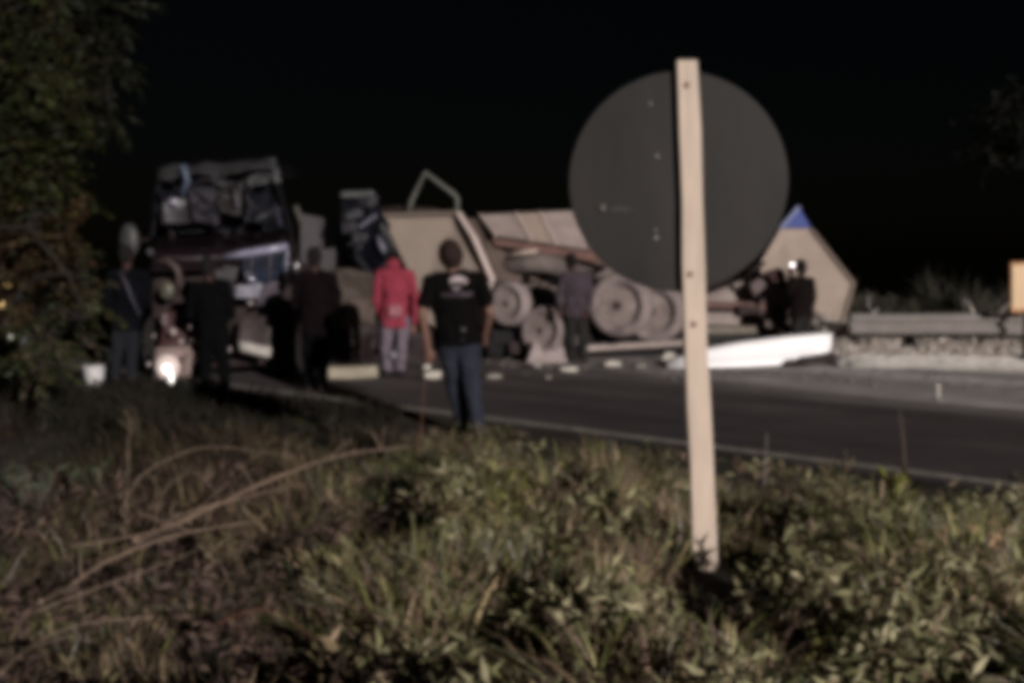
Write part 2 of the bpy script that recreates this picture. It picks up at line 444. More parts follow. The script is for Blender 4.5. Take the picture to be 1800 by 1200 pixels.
# broad leaves of the ground weeds
def weed_cloud(name, n, ymin, ymax, cond, smin, smax, pal, hmax, dens):
    pos = []
    while len(pos) < n:
        y = random.uniform(ymin, ymax); x = random.uniform(-.52*y-.3, .52*y+.3)
        if -across(x, y) < .5 or not cond(x/y, y): continue
        q = Vector((x*2.2, y*2.2, 31.0)); c = noise.noise(q)+.45*noise.noise(q*2.6)
        if c < dens: continue
        h = hmax*min(1, .35+(c-dens)*1.6)*math.sqrt(random.random())
        pos.append((x, y, ground(x, y)+h))
    pos = np.array(pos); n = len(pos)
    d = rng.normal(0, .8, (n, 3)); d[:, 2] = rng.uniform(-.1, 1.1, n)
    return leaves(name, pos, d, rng.uniform(smin, smax, n), mixcol(n, pal, jit=.3), width=.26)
tag(weed_cloud('ground_weeds', 11000, 2.0, 6.5, lambda u, y: u > -.20 + .02*y and not (abs(u*y-.79*1.0) < .16+.0*y and 3.3 < y < 4.75), .035, .085, [srgb(120, 118, 86), srgb(88, 88, 60), srgb(150, 144, 114), srgb(110, 96, 76)], .34, .02), 'low broad leaved weeds growing thick on the near verge right of centre', 'weeds', kind='stuff')
tag(weed_cloud('leaf_litter', 9000, 2.0, 6.0, lambda u, y: u < .0, .03, .08, [srgb(78, 62, 57), srgb(62, 50, 46), srgb(96, 80, 70), srgb(54, 50, 42)], .16, -.15), 'dry brown leaf litter and dead weeds on the left of the near verge', 'leaf litter', kind='stuff')
# low growth on the far left verge, the missing light put into its colour
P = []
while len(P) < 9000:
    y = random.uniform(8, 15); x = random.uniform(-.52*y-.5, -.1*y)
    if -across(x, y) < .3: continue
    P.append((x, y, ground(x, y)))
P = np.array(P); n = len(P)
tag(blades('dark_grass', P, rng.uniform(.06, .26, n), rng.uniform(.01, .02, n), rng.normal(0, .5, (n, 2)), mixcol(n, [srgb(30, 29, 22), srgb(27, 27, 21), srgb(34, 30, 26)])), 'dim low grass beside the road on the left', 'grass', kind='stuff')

# brush and pale dry growth beyond the guardrail; lit and dim colours imitate fading light
P = []; C = []
while len(P) < 26000:
    x = random.uniform(4.2, 14); d = random.choice((random.uniform(.45, 1.6), random.uniform(.7, 4.8))); y = far_y(x)+d
    if noise.noise(Vector((x*1.6, y*1.6, 50))) < -.22: continue
    P.append((x, y, ground(x, y)-.02)); C.append(d)
P = np.array(P); C = np.array(C); n = len(P)
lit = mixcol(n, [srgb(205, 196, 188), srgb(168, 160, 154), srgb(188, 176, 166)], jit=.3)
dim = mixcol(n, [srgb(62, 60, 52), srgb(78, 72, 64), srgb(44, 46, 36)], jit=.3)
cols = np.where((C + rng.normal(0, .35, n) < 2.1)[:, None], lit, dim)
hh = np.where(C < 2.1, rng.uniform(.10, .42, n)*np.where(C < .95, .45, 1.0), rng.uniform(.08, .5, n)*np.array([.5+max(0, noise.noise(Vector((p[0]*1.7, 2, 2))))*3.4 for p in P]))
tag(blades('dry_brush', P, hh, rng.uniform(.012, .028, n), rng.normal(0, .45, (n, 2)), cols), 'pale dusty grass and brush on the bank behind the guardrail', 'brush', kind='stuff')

# ------------------------------------------------------------------ round sign seen from the back
post_mat = mat('weathered_post', srgb(190, 173, 158), .8, var=.16, scale=3, bump=.15, stretch=(5, 5, .6))
disc_mat = mat('dull_sign_back', srgb(13, 13, 11), .6, metal=.0, col2=srgb(36, 31, 30), scale=1.3, spec=.25, bump=.03, stretch=(2.6, 1, .7))  # vertical streaks in the colour stand in for the post's soft shadow
bolt_mat = mat('bolt_zinc', srgb(120, 118, 114), .5, metal=.2, var=.2, scale=20)
YS = 4.6
sb = Vector((at(1234, 990, YS).x, YS, ground(at(1234, 990, YS).x, YS)))
sign = thing('round_sign', sb, 'large round road sign seen from its dark back on a pale leaning post', 'road sign')
b0, t0 = at(1239, 1055, YS), at(1205, 108, YS)
pg = G(); w0, w1, dp = .106, .086, .034
ax = Vector((1, 0, 0)); N = 9; loops = []
for i in range(N):
    t = i/(N-1); c = b0.lerp(t0, t) + ax*(.004*math.sin(t*9)); w = (w0*(1-t)+w1*t)/2*(1+.04*math.sin(t*23))
    loops.append([c+Vector((-w, -dp, 0)), c+Vector((w, -dp, 0)), c+Vector((w, 0, 0)), c+Vector((-w, 0, 0))])
i0 = len(pg.v)
for l in loops: pg.v += [tuple(q) for q in l]
for k in range(N-1):
    for j in range(4): a = k*4+j; b = k*4+(j+1) % 4; pg.f.append((a, b, b+4, a+4))
pg.f.append((3, 2, 1, 0)); e = (N-1)*4; pg.f.append((e, e+1, e+2, e+3))
pg.build('post', post_mat, sign, bev=.006)
dc = at(1193, 320, YS) + Vector((0, .012, 0)); rad = 191/FPX*YS
dr = [(0, rad-.006), (-.003, rad-.002), (0, rad), (.003, rad-.002), (.003, rad-.02)]
dg = G().lathe(dc, (0.03, 1, 0.0), [(-.0015, rad-.004), (.0, rad), (.004, rad), (.006, rad-.004)], 96)
disc = dg.build('sign_panel', disc_mat, sign)
rg = G()  # folded rim
rg.lathe(dc + Vector((0, -.002, 0)), (0.03, 1, 0), [(0, .02), (.001, .0201)], 8)
bolt = G().lathe((0, 0, 0), (0, -1, 0), [(0, .008), (.004, .008), (.006, .006)], 10).mesh('bolt'); bolt.materials.append(bolt_mat)
for px, py, s in ((1143, 183, .8), (1155, 275, .9), (1153, 418, 1.1), (1152, 404, .7)):
    o = bpy.data.objects.new('bolt', bolt); COL.objects.link(o); o.parent = sign; o.matrix_parent_inverse = Matrix.Translation(-sb)
    o.location = at(px, py, YS+.008) ; o.scale = (s, 1, s)
pb = G().lathe((0, 0, 0), (0, -1, 0), [(0, .013), (.004, .013), (.006, .009)], 10).mesh('post_bolt'); pb.materials.append(mat('rusty_bolt', srgb(120, 92, 80), .8))
for px, py in ((1207, 150), (1213, 482), (1219, 570)):
    o = bpy.data.objects.new('post_bolt', pb); COL.objects.link(o); o.parent = sign; o.matrix_parent_inverse = Matrix.Translation(-sb)
    o.location = at(px, py, YS-dp)
sg = G()
for px, py, w, h in ((1060, 365, .022, .022), (1078, 369, .009, .012), (1088, 367, .010, .014), (1099, 369, .010, .013), (1108, 368, .006, .010)):
    c = at(px, py, YS+.004); sg.box(c, w, .002, h)
split(sg, 'sticker', mat('worn_sticker', srgb(92, 88, 84), .7, var=.3, scale=60), sign)

# ------------------------------------------------------------------ dry canes and stalks
cane_mat = mat('dry_cane', srgb(122, 104, 90), .85, var=.3, scale=10)
cane_mat2 = mat('grey_cane', srgb(112, 97, 84), .85, var=.3, scale=10)
def cane(pts, Y, r, m, label, name='dry_stalk', twigs=0):
    P = [at(p[0], p[1], Y*.93 + (p[2] if len(p) > 2 else 0)) for p in pts]; r *= .85
    # smooth through the points
    Q = []
    for i in range(len(P)-1):
        a, b, c, d = P[max(i-1, 0)], P[i], P[i+1], P[min(i+2, len(P)-1)]
        for k in range(6):
            t = k/6; Q.append(.5*((2*b)+(-a+c)*t+(2*a-5*b+4*c-d)*t*t+(-a+3*b-3*c+d)*t**3) + Vector((0, 0, .004*noise.noise(b*9+Vector((k, 0, 0))))))
    Q.append(P[-1])
    rad = [r*(1-.6*i/len(Q)) for i in range(len(Q))]
    root = thing(name, P[0], label, 'dry stalk', 'dead canes and stalks on the near verge')
    G().tube(Q, rad, 6).build('stem', m, root, True)
    if twigs:
        g = G()
        for k in range(twigs):
            i = random.randint(2, len(Q)-3); d = Vector((random.uniform(-.5, 1), random.uniform(-.4, .4), random.uniform(-.3, 1))).normalized()
            g.tube([Q[i], Q[i]+d*.07, Q[i]+d*.15+Vector((0, 0, -.02))], [r*.45, r*.35, r*.15], 5)
        split(g, 'twig', m, root, True)
    return root
cane([(235, 950, -.5), (330, 912), (470, 845), (600, 800, .4), (722, 784, .9)], 5.0, .0105, cane_mat, 'longest bleached cane, slanting up right to the road edge', twigs=6)
cane([(70, 1058, -.3), (125, 1028), (190, 985), (310, 940, .2), (440, 917, .4)], 4.0, .0085, cane_mat, 'pale dead cane lying below the longest one at lower left', twigs=4)
cane([(300, 908, -.1), (420, 875), (540, 850, .3)], 4.8, .006, cane_mat, 'short thin cane running just under the longest cane')
cane([(205, 915, 0), (250, 835), (340, 790, .2), (420, 788, .3), (540, 806, .5)], 5.6, .0055, cane_mat2, 'thin grey cane arching over in a low bow', twigs=3)
cane([(60, 1075), (150, 1040), (262, 1000), (350, 965, .2)], 3.8, .005, cane_mat2, 'thin cane crossing the leaf litter under the pale dead cane')
cane([(0, 1185, -.2), (60, 1130), (150, 1095), (270, 1085)], 3.1, .006, cane_mat2, 'bent dead stem in the lowest left corner', twigs=3)
cane([(120, 960), (250, 938), (330, 905), (400, 850, .2)], 4.5, .005, cane_mat, 'bleached thin cane left of the short one', twigs=3)
cane([(270, 930), (290, 860), (345, 830), (380, 868)], 4.9, .004, cane_mat2, 'hooked thin stem within the low bow')
cane([(222, 925), (224, 840), (228, 735)], 5.3, .005, cane_mat2, 'upright dead stalk in front of the left verge')
cane([(503, 870), (505, 830), (502, 770)], 5.2, .004, cane_mat2, 'short upright stalk crossing the longest cane')
cane([(735, 800), (742, 730), (748, 640)], 6.3, .0045, mat('red_cane', srgb(98, 66, 52), .85), 'thin reddish stalk standing left of the man in jeans')
cane([(1344, 860), (1346, 810), (1348, 760)], 6.0, .006, mat('pale_stalk', srgb(118, 108, 104), .85), 'pale short stalk right of the sign post')
cane([(1484, 880), (1488, 830), (1486, 790)], 5.8, .0045, cane_mat2, 'slim brown stalk before the white edge line')
cane([(1588, 880), (1590, 800), (1582, 720)], 6.0, .0045, cane_mat, 'tall thin stalk crossing the edge line at right')
cane([(380, 1098, 0), (440, 1072), (500, 1080), (555, 1125)], 3.3, .0035, mat('red_cane', srgb(98, 66, 52)), 'small reddish twig bowed over the dark hollow at bottom')

# leafy weeds that stand out, each its own plant
def weed(px, py, Y, H, n, pal, label, wide=1.0, name='leafy_weed', ls=.07, up=.5):
    c = at(px, py, Y); c = Vector((c.x, Y, ground(c.x, Y)))
    root = thing(name, c, label, 'weed', 'leafy weeds standing on the near verge')
    g = G(); pos = []; dr = []
    for k in range(max(4, n//14)):
        a = random.uniform(0, 2*math.pi); sp = random.uniform(.1, .5)*wide
        tip = c + Vector((math.cos(a)*sp*H, math.sin(a)*sp*H, H*random.uniform(.6, 1)))
        mid = c.lerp(tip, .5)+Vector((0, 0, .05*H)); g.tube([c, mid, tip], [.004, .003, .0015], 5)
        for j in range(14):
            t = .15+.85*j/13; p = c.lerp(tip, t)+Vector((0, 0, .05*H*math.sin(t*3.14)))
            pos.append(p); b = random.uniform(0, 2*math.pi); dr.append((math.cos(b), math.sin(b), up+random.uniform(-.3, .5)))
    g.build('stems', cane_mat2, root, True)['kind'] = 'stuff'
    pos = np.array([tuple(p) for p in pos]); dr = np.array(dr); m = len(pos)
    leaves('foliage', pos, dr, rng.uniform(.6, 1.25, m)*ls, mixcol(m, pal, jit=.35), root, width=.3)['kind'] = 'stuff'
    return root
PG = [srgb(130, 126, 92), srgb(106, 104, 72), srgb(158, 150, 122)]
weed(1590, 960, 5.0, .46, 150, [srgb(88, 92, 44), srgb(106, 104, 58)], 'tall bright green weed below the edge line at right', .7, ls=.085, up=1.0)
weed(1680, 1080, 4.2, .38, 110, [srgb(146, 122, 96), srgb(128, 108, 84)], 'straw coloured seeding weed at the right')
weed(1400, 1090, 3.9, .22, 140, PG, 'low pale green weed right of the post foot', 1.5)
weed(1330, 1130, 3.7, .13, 130, PG, 'low weed directly under the post foot', 1.6)
weed(1480, 1040, 4.3, .24, 120, [srgb(128, 112, 92), srgb(98, 90, 66)], 'brownish green weed between post and bright green weed', 1.3)
weed(900, 900, 5.2, .36, 150, [srgb(112, 110, 64), srgb(90, 92, 48)], 'yellowish green tuft in the middle of the verge', 1.1, ls=.08, up=.9)
weed(830, 980, 4.6, .3, 140, [srgb(122, 106, 78), srgb(104, 96, 60)], 'dry olive tuft left of the middle', 1.3, ls=.075, up=.8)
weed(960, 1060, 3.9, .24, 120, [srgb(122, 104, 86), srgb(100, 86, 70)], 'brown withered weed left of the post', 1.4)
weed(1010, 1130, 3.5, .22, 120, PG, 'pale leafed weed near the bottom centre', 1.5)
weed(1130, 1150, 3.4, .24, 120, PG, 'olive leafed weed at the bottom left of the post', 1.3)
weed(570, 1090, 3.9, .3, 120, [srgb(112, 106, 78), srgb(90, 84, 58)], 'olive dry tuft edging the dark hollow', 1.2, up=.9)
weed(640, 1180, 3.3, .24, 120, [srgb(106, 96, 72), srgb(120, 104, 84)], 'straw tuft at the bottom edge left of centre', 1.2, up=.9)
weed(770, 1170, 3.3, .2, 120, PG, 'small pale weed at the bottom edge', 1.3)
weed(1560, 1160, 3.3, .22, 120, PG, 'leafy weed at the bottom right', 1.4)
weed(1450, 1170, 3.2, .2, 110, [srgb(96, 92, 50), srgb(116, 112, 74)], 'yellow green sprig at the bottom right of the post', 1.0, up=1.1)
weed(60, 860, 5.8, .3, 140, [srgb(72, 76, 66), srgb(58, 62, 50)], 'dark grey green weed at the left edge', 1.6)
weed(170, 880, 5.7, .26, 120, [srgb(66, 72, 54), srgb(56, 58, 46)], 'dark leafy weed near the left stalk', 1.5)
weed(400, 1000, 4.4, .22, 120, [srgb(96, 86, 66), srgb(80, 70, 54)], 'brown olive weed under the pale canes', 1.4)
weed(1150, 860, 6.6, .35, 120, [srgb(70, 66, 46), srgb(60, 64, 40)], 'dim weed left of the post at the road edge', 1.0, up=.9)
weed(1440, 850, 6.6, .36, 120, [srgb(86, 76, 56), srgb(72, 66, 44)], 'dim brownish weed right of the post at the road edge', 1.0, up=.9)
weed(885, 790, 8.2, .3, 110, [srgb(70, 66, 44), srgb(60, 60, 40)], 'dim weed at the heel of the man in jeans', .9, up=1.0)
weed(250, 800, 7.5, .3, 90, [srgb(52, 48, 36)], 'very dark weed behind the upright stalk', 1.2)

# ------------------------------------------------------------------ trees at the left
bark = mat('dark_bark', srgb(34, 29, 24), .95, scale=8, bump=.8)
def tree(name, label, base, limbs, clusters, lsize, stuffname='foliage'):
    root = thing(name, base, label, 'tree')
    g = G(); H = limbs[0][-1]
    G().tube([base + Vector((0, 0, -.2))] + [base.lerp(limbs[0][0], t)+Vector((.05*math.sin(t*7), 0, 0)) for t in (.33, .66, 1)], [.20, .16, .14, .11], 12).build('trunk', bark, root, True)
    for L in limbs: G().tube(L, [.028*(1-.7*i/(len(L)-1)) for i in range(len(L))], 8).build('limb', bark, root, True)
    allp = [p for L in limbs for p in L]
    tg = G(); pos = []; dr = []; col = []; sz = []
    for (c, rad, nleaf, pal) in clusters:
        anchor = min(allp, key=lambda q: (q-c).length)
        tg.tube([anchor, anchor.lerp(c, .5)+Vector((0, 0, .08)), c], [.018, .012, .006], 5)
        k = max(3, int(nleaf*1.9)//26)
        for _ in range(k):
            d = Vector((random.gauss(0, 1), random.gauss(0, 1), random.gauss(0, .8)-.3)).normalized()
            L = rad*random.uniform(.6, 1.35); tip = c + d*L + Vector((0, 0, -.3*L))
            tg.tube([c, c.lerp(tip, .5)+Vector((0, 0, .06*L)), tip], [.005, .003, .0015], 4)
            cc = random.choice(pal); br = random.uniform(.6, 1.35)
            for j in range(26):
                t = .2+.8*j/25; p = c.lerp(tip, t)+Vector((random.gauss(0, .02), random.gauss(0, .02), .06*L*math.sin(t*3.1)))
                pos.append(tuple(p)); side = (-1)**j; q = d.cross(Vector((0, 0, 1))).normalized()*side + d*.6
                dr.append((q.x+random.gauss(0, .25), q.y+random.gauss(0, .25), q.z-.35+random.gauss(0, .25))); col.append([x*br*random.uniform(.75, 1.25) for x in cc]); sz.append(lsize*random.uniform(.7, 1.3))
    tg.build('twigs', bark, root)['kind'] = 'stuff'
    fo = leaves('foliage', np.array(pos), np.array(dr), np.array(sz), np.array(col), root, width=.42)
    fo['kind'] = 'stuff'
    return root
gT = [srgb(35, 37, 15), srgb(30, 33, 16), srgb(42, 42, 22)]  # leaf colours kept low to imitate the weak light on this tree
oT = [srgb(52, 41, 25), srgb(46, 37, 24), srgb(58, 48, 31)]
lT = [srgb(50, 51, 33), srgb(44, 46, 26), srgb(58, 56, 42)]
Yt = 8.0
tb = Vector((-4.9, Yt+.2, ground(-4.9, Yt+.2)))
A = lambda px, py, dy=0: at(px, py, Yt+dy)
limbs = [[Vector((-4.7, Yt+.2, 1.9)), A(-80, 250), A(20, 120, -.2), A(90, 20, .2), A(110, -120, .1)],
         [Vector((-4.7, Yt+.2, 1.9)), A(-50, 400, -.3), A(50, 400, -.4), A(120, 480, -.5), A(150, 560, -.5)],
         [Vector((-4.7, Yt+.2, 2.3)), A(-60, 100, .4), A(40, -60, .5)]]
cl = []
for px, py, r, n_, pal in ((20, 20, .4, 420, gT), (90, -10, .4, 380, gT), (60, 110, .42, 520, gT), (10, 180, .4, 460, gT), (95, 190, .32, 340, gT),
                       (50, 260, .38, 420, gT), (110, 250, .2, 130, gT), (5, 320, .36, 360, gT), (60, 335, .28, 240, gT), (20, 400, .3, 300, oT), (75, 420, .3, 320, oT), (105, 470, .3, 300, oT),
                       (25, 470, .22, 160, oT), (150, 520, .22, 200, lT), (110, 560, .28, 260, lT), (60, 560, .2, 120, lT), (105, 600, .2, 120, lT), (80, 630, .22, 130, lT), (145, 440, .14, 50, lT), (130, 350, .14, 50, lT), (20, 620, .2, 90, gT), (50, 500, .3, 260, oT), (15, 530, .2, 60, oT), (120, 400, .26, 160, oT), (60, 380, .3, 260, oT), (70, 600, .3, 240, lT), (130, 520, .25, 200, lT), (30, 100, .4, 400, gT), (80, 300, .35, 300, gT), (120, 130, .3, 200, gT)):
    cl.append((A(px, py, random.uniform(-.5, .5)), r, n_, pal))
tree('roadside_tree', 'olive leaved tree with drooping branches hanging into the left edge, partly browned', tb, limbs, cl, .062)
Yt = 13.0
tb = Vector((-6.6, Yt, ground(-6.6, Yt)))
limbs = [[Vector((-6.5, Yt, 2.2)), A(80, 120), A(150, 40), A(180, -80)], [Vector((-6.5, Yt, 2.4)), A(130, 180), A(190, 160)]]
dT = [srgb(24, 25, 14), srgb(20, 22, 13)]  # near-black leaf colours imitate the lack of light farther back
cl = [(A(px, py, random.uniform(-.6, .6)), r, n_, dT) for px, py, r, n_ in ((150, 40, .6, 400), (190, 100, .5, 300), (170, 180, .45, 260), (200, 10, .5, 260), (120, 100, .6, 350), (100, 0, .6, 300), (195, 210, .3, 120))]
tree('dark_tree', 'nearly black tree crown rising behind the olive leaved tree', tb, limbs, cl, .09)
# faint crown at the far right, lack of light put into its leaf colour
Yt = 24.0
tb = Vector((at(1890, 400, Yt).x, Yt, ground(at(1890, 400, Yt).x, Yt)))
limbs = [[A(1880, 400), A(1800, 300), A(1750, 200)], [A(1880, 380), A(1810, 270)]]
fT = [srgb(15, 16, 10), srgb(12, 13, 9)]
cl = [(A(px, py, random.uniform(-.8, .8)), r, n_, fT) for px, py, r, n_ in ((1750, 200, .6, 500), (1800, 240, .7, 450), (1740, 260, .5, 300), (1790, 160, .5, 260))]
tree('distant_tree', 'barely visible dark tree beyond the bank at the upper right', tb, limbs, cl, .12)

# ------------------------------------------------------------------ guardrail
galv = mat('dusty_galvanised_steel', srgb(128, 122, 118), .65, metal=.1, var=.15, scale=5, bump=.1)
dpost = mat('dark_rail_post', srgb(60, 54, 50), .85, var=.3)
def rail_y(x): return far_y(x) + .75
gx0 = 4.95
root = thing('guardrail', (6.5, rail_y(6.5), ground(6.5, rail_y(6.5))), 'dusty steel guardrail along the far side of the road at right', 'guardrail')
prof = [(0, .0), (-.055, .045), (-.055, .09), (0, .135), (0, .165), (-.055, .21), (-.055, .255), (0, .30)]
X = gx0; k = 0
while X < 13:
    X2 = X + 2.5; g = G(); nseg = 4
    rows = []
    for i in range(nseg+1):
        x = X + (X2-X+.02)*i/nseg; y = rail_y(x); zb = .43 + .012*math.sin(x*2.1)
        rows.append([(x, y+dy+.004*(k % 2), zb+dz) for dy, dz in prof] + [(x, y+dy+.006+.004*(k % 2), zb+dz) for dy, dz in reversed(prof)])
    n_ = len(rows[0]); g.v = [p for r in rows for p in r]
    for i in range(nseg):
        for j in range(n_): a = i*n_+j; b = i*n_+(j+1) % n_; g.f.append((a, b, b+n_, a+n_))
    g.f.append(tuple(range(n_))); e = nseg*n_; g.f.append(tuple(reversed(range(e, e+n_))))
    g.build('beam', galv, root)
    xp = X + .15
    G().box((xp, rail_y(xp)+.10, .33), .10, .15, .8).build('post', dpost, root, bev=.008)
    X = X2; k += 1
for xp in (5.2, 7.55, 10.0): G().box((xp, rail_y(xp)+.10, .3), .09, .14, .72).build('post', dpost, root, bev=.008)

# ------------------------------------------------------------------ orange sign at the right edge, road marker
YO = 15.2
ob = G0(1806, YO)
o_sign = thing('warning_panel', ob, 'orange and cream warning panel cut off by the right edge of the photo', 'road sign')
orange = mat('orange_sign_face', srgb(200, 172, 138), .6, var=.07, scale=3); rust = mat('sign_border', srgb(160, 112, 74), .6)
slab([(1780, 466), (1835, 466), (1835, 543), (1780, 543)], YO-.022, .01).build('sign_face', orange, o_sign)
slab([(1777, 461), (1838, 461), (1838, 549), (1777, 549)], YO-.01, .02).build('sign_border', rust, o_sign, bev=.006)
G().beam(at(1806, 470, YO+.045), ob+Vector((0, .045, -.1)), .07, .05).build('post', dpost, o_sign, bev=.005)
mb = at(1648, 705, 11.9); mb.z = 0.0
mk = thing('road_marker', mb, 'small upright white marker standing on the far lane at right', 'marker')
G().lathe(mb+Vector((0, 0, .002)), (0, 0, 1), [(0, .06), (.012, .06), (.02, .03)], 16).build('base', mat('grey_plastic', srgb(120, 116, 112), .7), mk)
G().lathe(mb+Vector((0, 0, .02)), (0, 0, 1), [(0, .022), (.10, .02), (.15, .018), (.165, .01)], 12).build('stub', mat('white_plastic', srgb(200, 192, 184), .6), mk, True)

# ------------------------------------------------------------------ wheels
tyre_d = mat('dusty_tyre', srgb(96, 86, 84), .95, col2=srgb(152, 139, 136), scale=3.2, bump=.5)
tyre_b = mat('black_tyre', srgb(30, 27, 27), .9, var=.3, scale=5)
rim_d = mat('dusty_rim', srgb(104, 92, 88), .8, col2=srgb(160, 146, 142), scale=4, bump=.3)
hub_d = mat('dark_hub', srgb(66, 54, 54), .8, var=.3)
def wheel(c, axis, parent, tyre=None, rim=None, r=.5, w=.27):
    tyre = tyre or tyre_d; rim = rim or rim_d
    c, a = Vector(c), Vector(axis).normalized()
    t = G()
    prof = [(-w*.30, r*.58), (-w*.40, r*.66), (-w*.5, r*.80), (-w*.46, r*.93), (-w*.36, r*.985), (-w*.3, r), (-w*.13, r), (-w*.12, r*.97), (-w*.08, r*.97), (-w*.07, r), (w*.07, r), (w*.08, r*.97), (w*.12, r*.97), (w*.13, r), (w*.3, r), (w*.36, r*.985), (w*.46, r*.93), (w*.5, r*.80), (w*.40, r*.66), (w*.30, r*.58)]
    tw = t.lathe(c, a, prof, 44).build('tyre', tyre, parent)
    rm = G().lathe(c, a, [(-w*.41, r*.56), (-w*.43, r*.62), (-w*.40, r*.60), (-w*.34, r*.48), (-w*.26, r*.30), (-w*.24, r*.14)], 32)
    # sign of axis: the -a side is the outer, visible side
    rmo = rm.build('rim', rim, tw)
    G().lathe(c, a, [(-w*.50, r*.07), (-w*.46, r*.13), (-w*.2, r*.14)], 18).build('hub', hub_d, tw)
    b = G(); u = a.cross(Vector((0, 0, 1))).normalized(); v = a.cross(u)
    for k in range(8):
        th = 2*math.pi*k/8; q = c - a*w*.12 + (u*math.cos(th)+v*math.sin(th))*r*.25
        b.tube([q, q - a*.04], .016, 6)
    b.build('wheel_nuts', hub_d, tw)['kind'] = 'stuff'
    return tw

# ------------------------------------------------------------------ overturned trailer, left one
pale = mat('pale_dusty_paint', srgb(142, 127, 117), .7, var=.10, scale=1.6, bump=.12)
pale2 = mat('pink_grey_paint', srgb(136, 124, 119), .7, var=.22, scale=2.5, bump=.12)
pale3 = mat('cream_paint', srgb(170, 154, 142), .65, var=.08, scale=2)
rim_w = mat('whitish_trim', srgb(182, 166, 160), .6, var=.08)
under = mat('grimy_underbody', srgb(84, 72, 66), .9, var=.3, scale=4, bump=.4)
under2 = mat('grey_underbody', srgb(72, 64, 60), .9, col2=srgb(118, 108, 104), scale=2.6, bump=.5)
deep = mat('oily_steel', srgb(44, 34, 34), .8, var=.4, scale=5)
black = mat('black_rubber', srgb(18, 16, 17), .85, var=.3)
T = thing('overturned_trailer', G0(850, 17.2), 'pale overturned hopper trailer left of the round sign, wheels toward the road', 'trailer')
axis = Vector((.72, .69, 0)); 
fan = [(672, 379, 1.5), (808, 376, .4), (834, 420, .1), (866, 492, -.1), (858, 560, 0), (806, 604, .4), (742, 560, 1.0), (735, 512, 1.1), (702, 446, 1.3)]
loop = [at(p[0], p[1], 16.8+p[2]) for p in fan]
G().prism(loop, axis*.06).build('end_panel', mat('pale_end_panel', srgb(188, 171, 158), .7, var=.10, scale=1.4, bump=.1), T, bev=.015)  # paint lightened to make up for the panel facing away from the sun
g = G()   # bright edge flange down the right side of the end panel
fl = [(808, 374, .4), (836, 418, .1), (868, 491, -.1), (860, 562, 0)]
for i in range(3): g.beam(at(fl[i][0]-2, fl[i][1], 16.80+fl[i][2]), at(fl[i+1][0]-2, fl[i+1][1], 16.80+fl[i+1][2]), .03, .11, axis)
split(g, 'edge_flange', rim_w, T, bev=.012)
G().beam(at(672, 378, 18.25), at(808, 374, 17.15), .05, .04).build('top_rail', pale3, T, bev=.008)
# the tub behind the end panel
inner = [at(p[0]+(6 if p[0] > 760 else 10), p[1]+8, 16.9+p[2]) for p in fan]
G().prism([q + axis*.10 for q in inner], axis*4.3).build('tub', under, T, bev=.02)
# the pale outer side panels, one by one, with their seams
xsn = [843, 905, 948, 1010, 1062]
for i in range(4):
    xa, xb = xsn[i]+1.2, xsn[i+1]-1.2
    top = lambda x: 378 - (x-840)*.045; bot = lambda x: 414 + (x-870)*.15
    sk = lambda x: 30*(1 if x > 0 else 1)
    pts = [(xa, top(xa), .4+.004*(xa-840)), (xb, top(xb), .4+.004*(xb-840)), (xb+30, bot(xb+30), -.1+.004*(xb-840)), (xa+28, bot(xa+28), -.1+.004*(xa-840))]
    slab(pts, 17.0, .05).build('side_panel', [pale2, pale, pale2, pale3][i], T, bev=.008)
g = G()
for i in range(5): 
    x = xsn[i]; g.beam(at(x, 378-(x-840)*.045, 17.35+.004*(x-840)), at(x+29, 414+(x-841)*.15, 16.85+.004*(x-840)), .035, .05)
split(g, 'side_rib', rim_w, T, bev=.006)
slab([(862, 418), (1075, 447), (1085, 468), (870, 432)], 17.1, .5).build('shaded_recess', mat('recess_shade', srgb(96, 72, 66), .8, var=.25), T, bev=.02)  # dark strip stands in for the shade in the recess below the panels
slab([(875, 436, .2), (1080, 470, .3), (1100, 500, .1), (1130, 545, 0), (1000, 560, 0), (870, 520, 0)], 17.5, .5).build('belly', under2, T, bev=.05)
G().tube([at(885, 470, 17.2), at(960, 462, 17.2), at(1040, 485, 17.2)], [.12, .16, .12], 14).build('air_tank', under2, T, True)
G().tube([at(900, 447, 17.05), at(945, 441, 17.05)], [.03, .035], 10).build('valve', pale3, T, True)
g = G()
g.beam(at(868, 502, 17.0), at(1200, 560, 17.0), .09, .22).beam(at(880, 585, 17.3), at(1195, 600, 17.3), .09, .2)
split(g, 'chassis_rail', under2, T, bev=.015)
g = G()
for x in (890, 950, 1020, 1060): g.beam(at(x, 500, 17.2), at(x+12, 610, 17.3), .06, .1)
split(g, 'cross_member', deep, T, bev=.01)
g = G()
for x, y in ((880, 500), (1055, 492)): g.box(at(x, y, 16.7), .20, .12, .10, .3)
split(g, 'spring_hanger', deep, T, bev=.01)
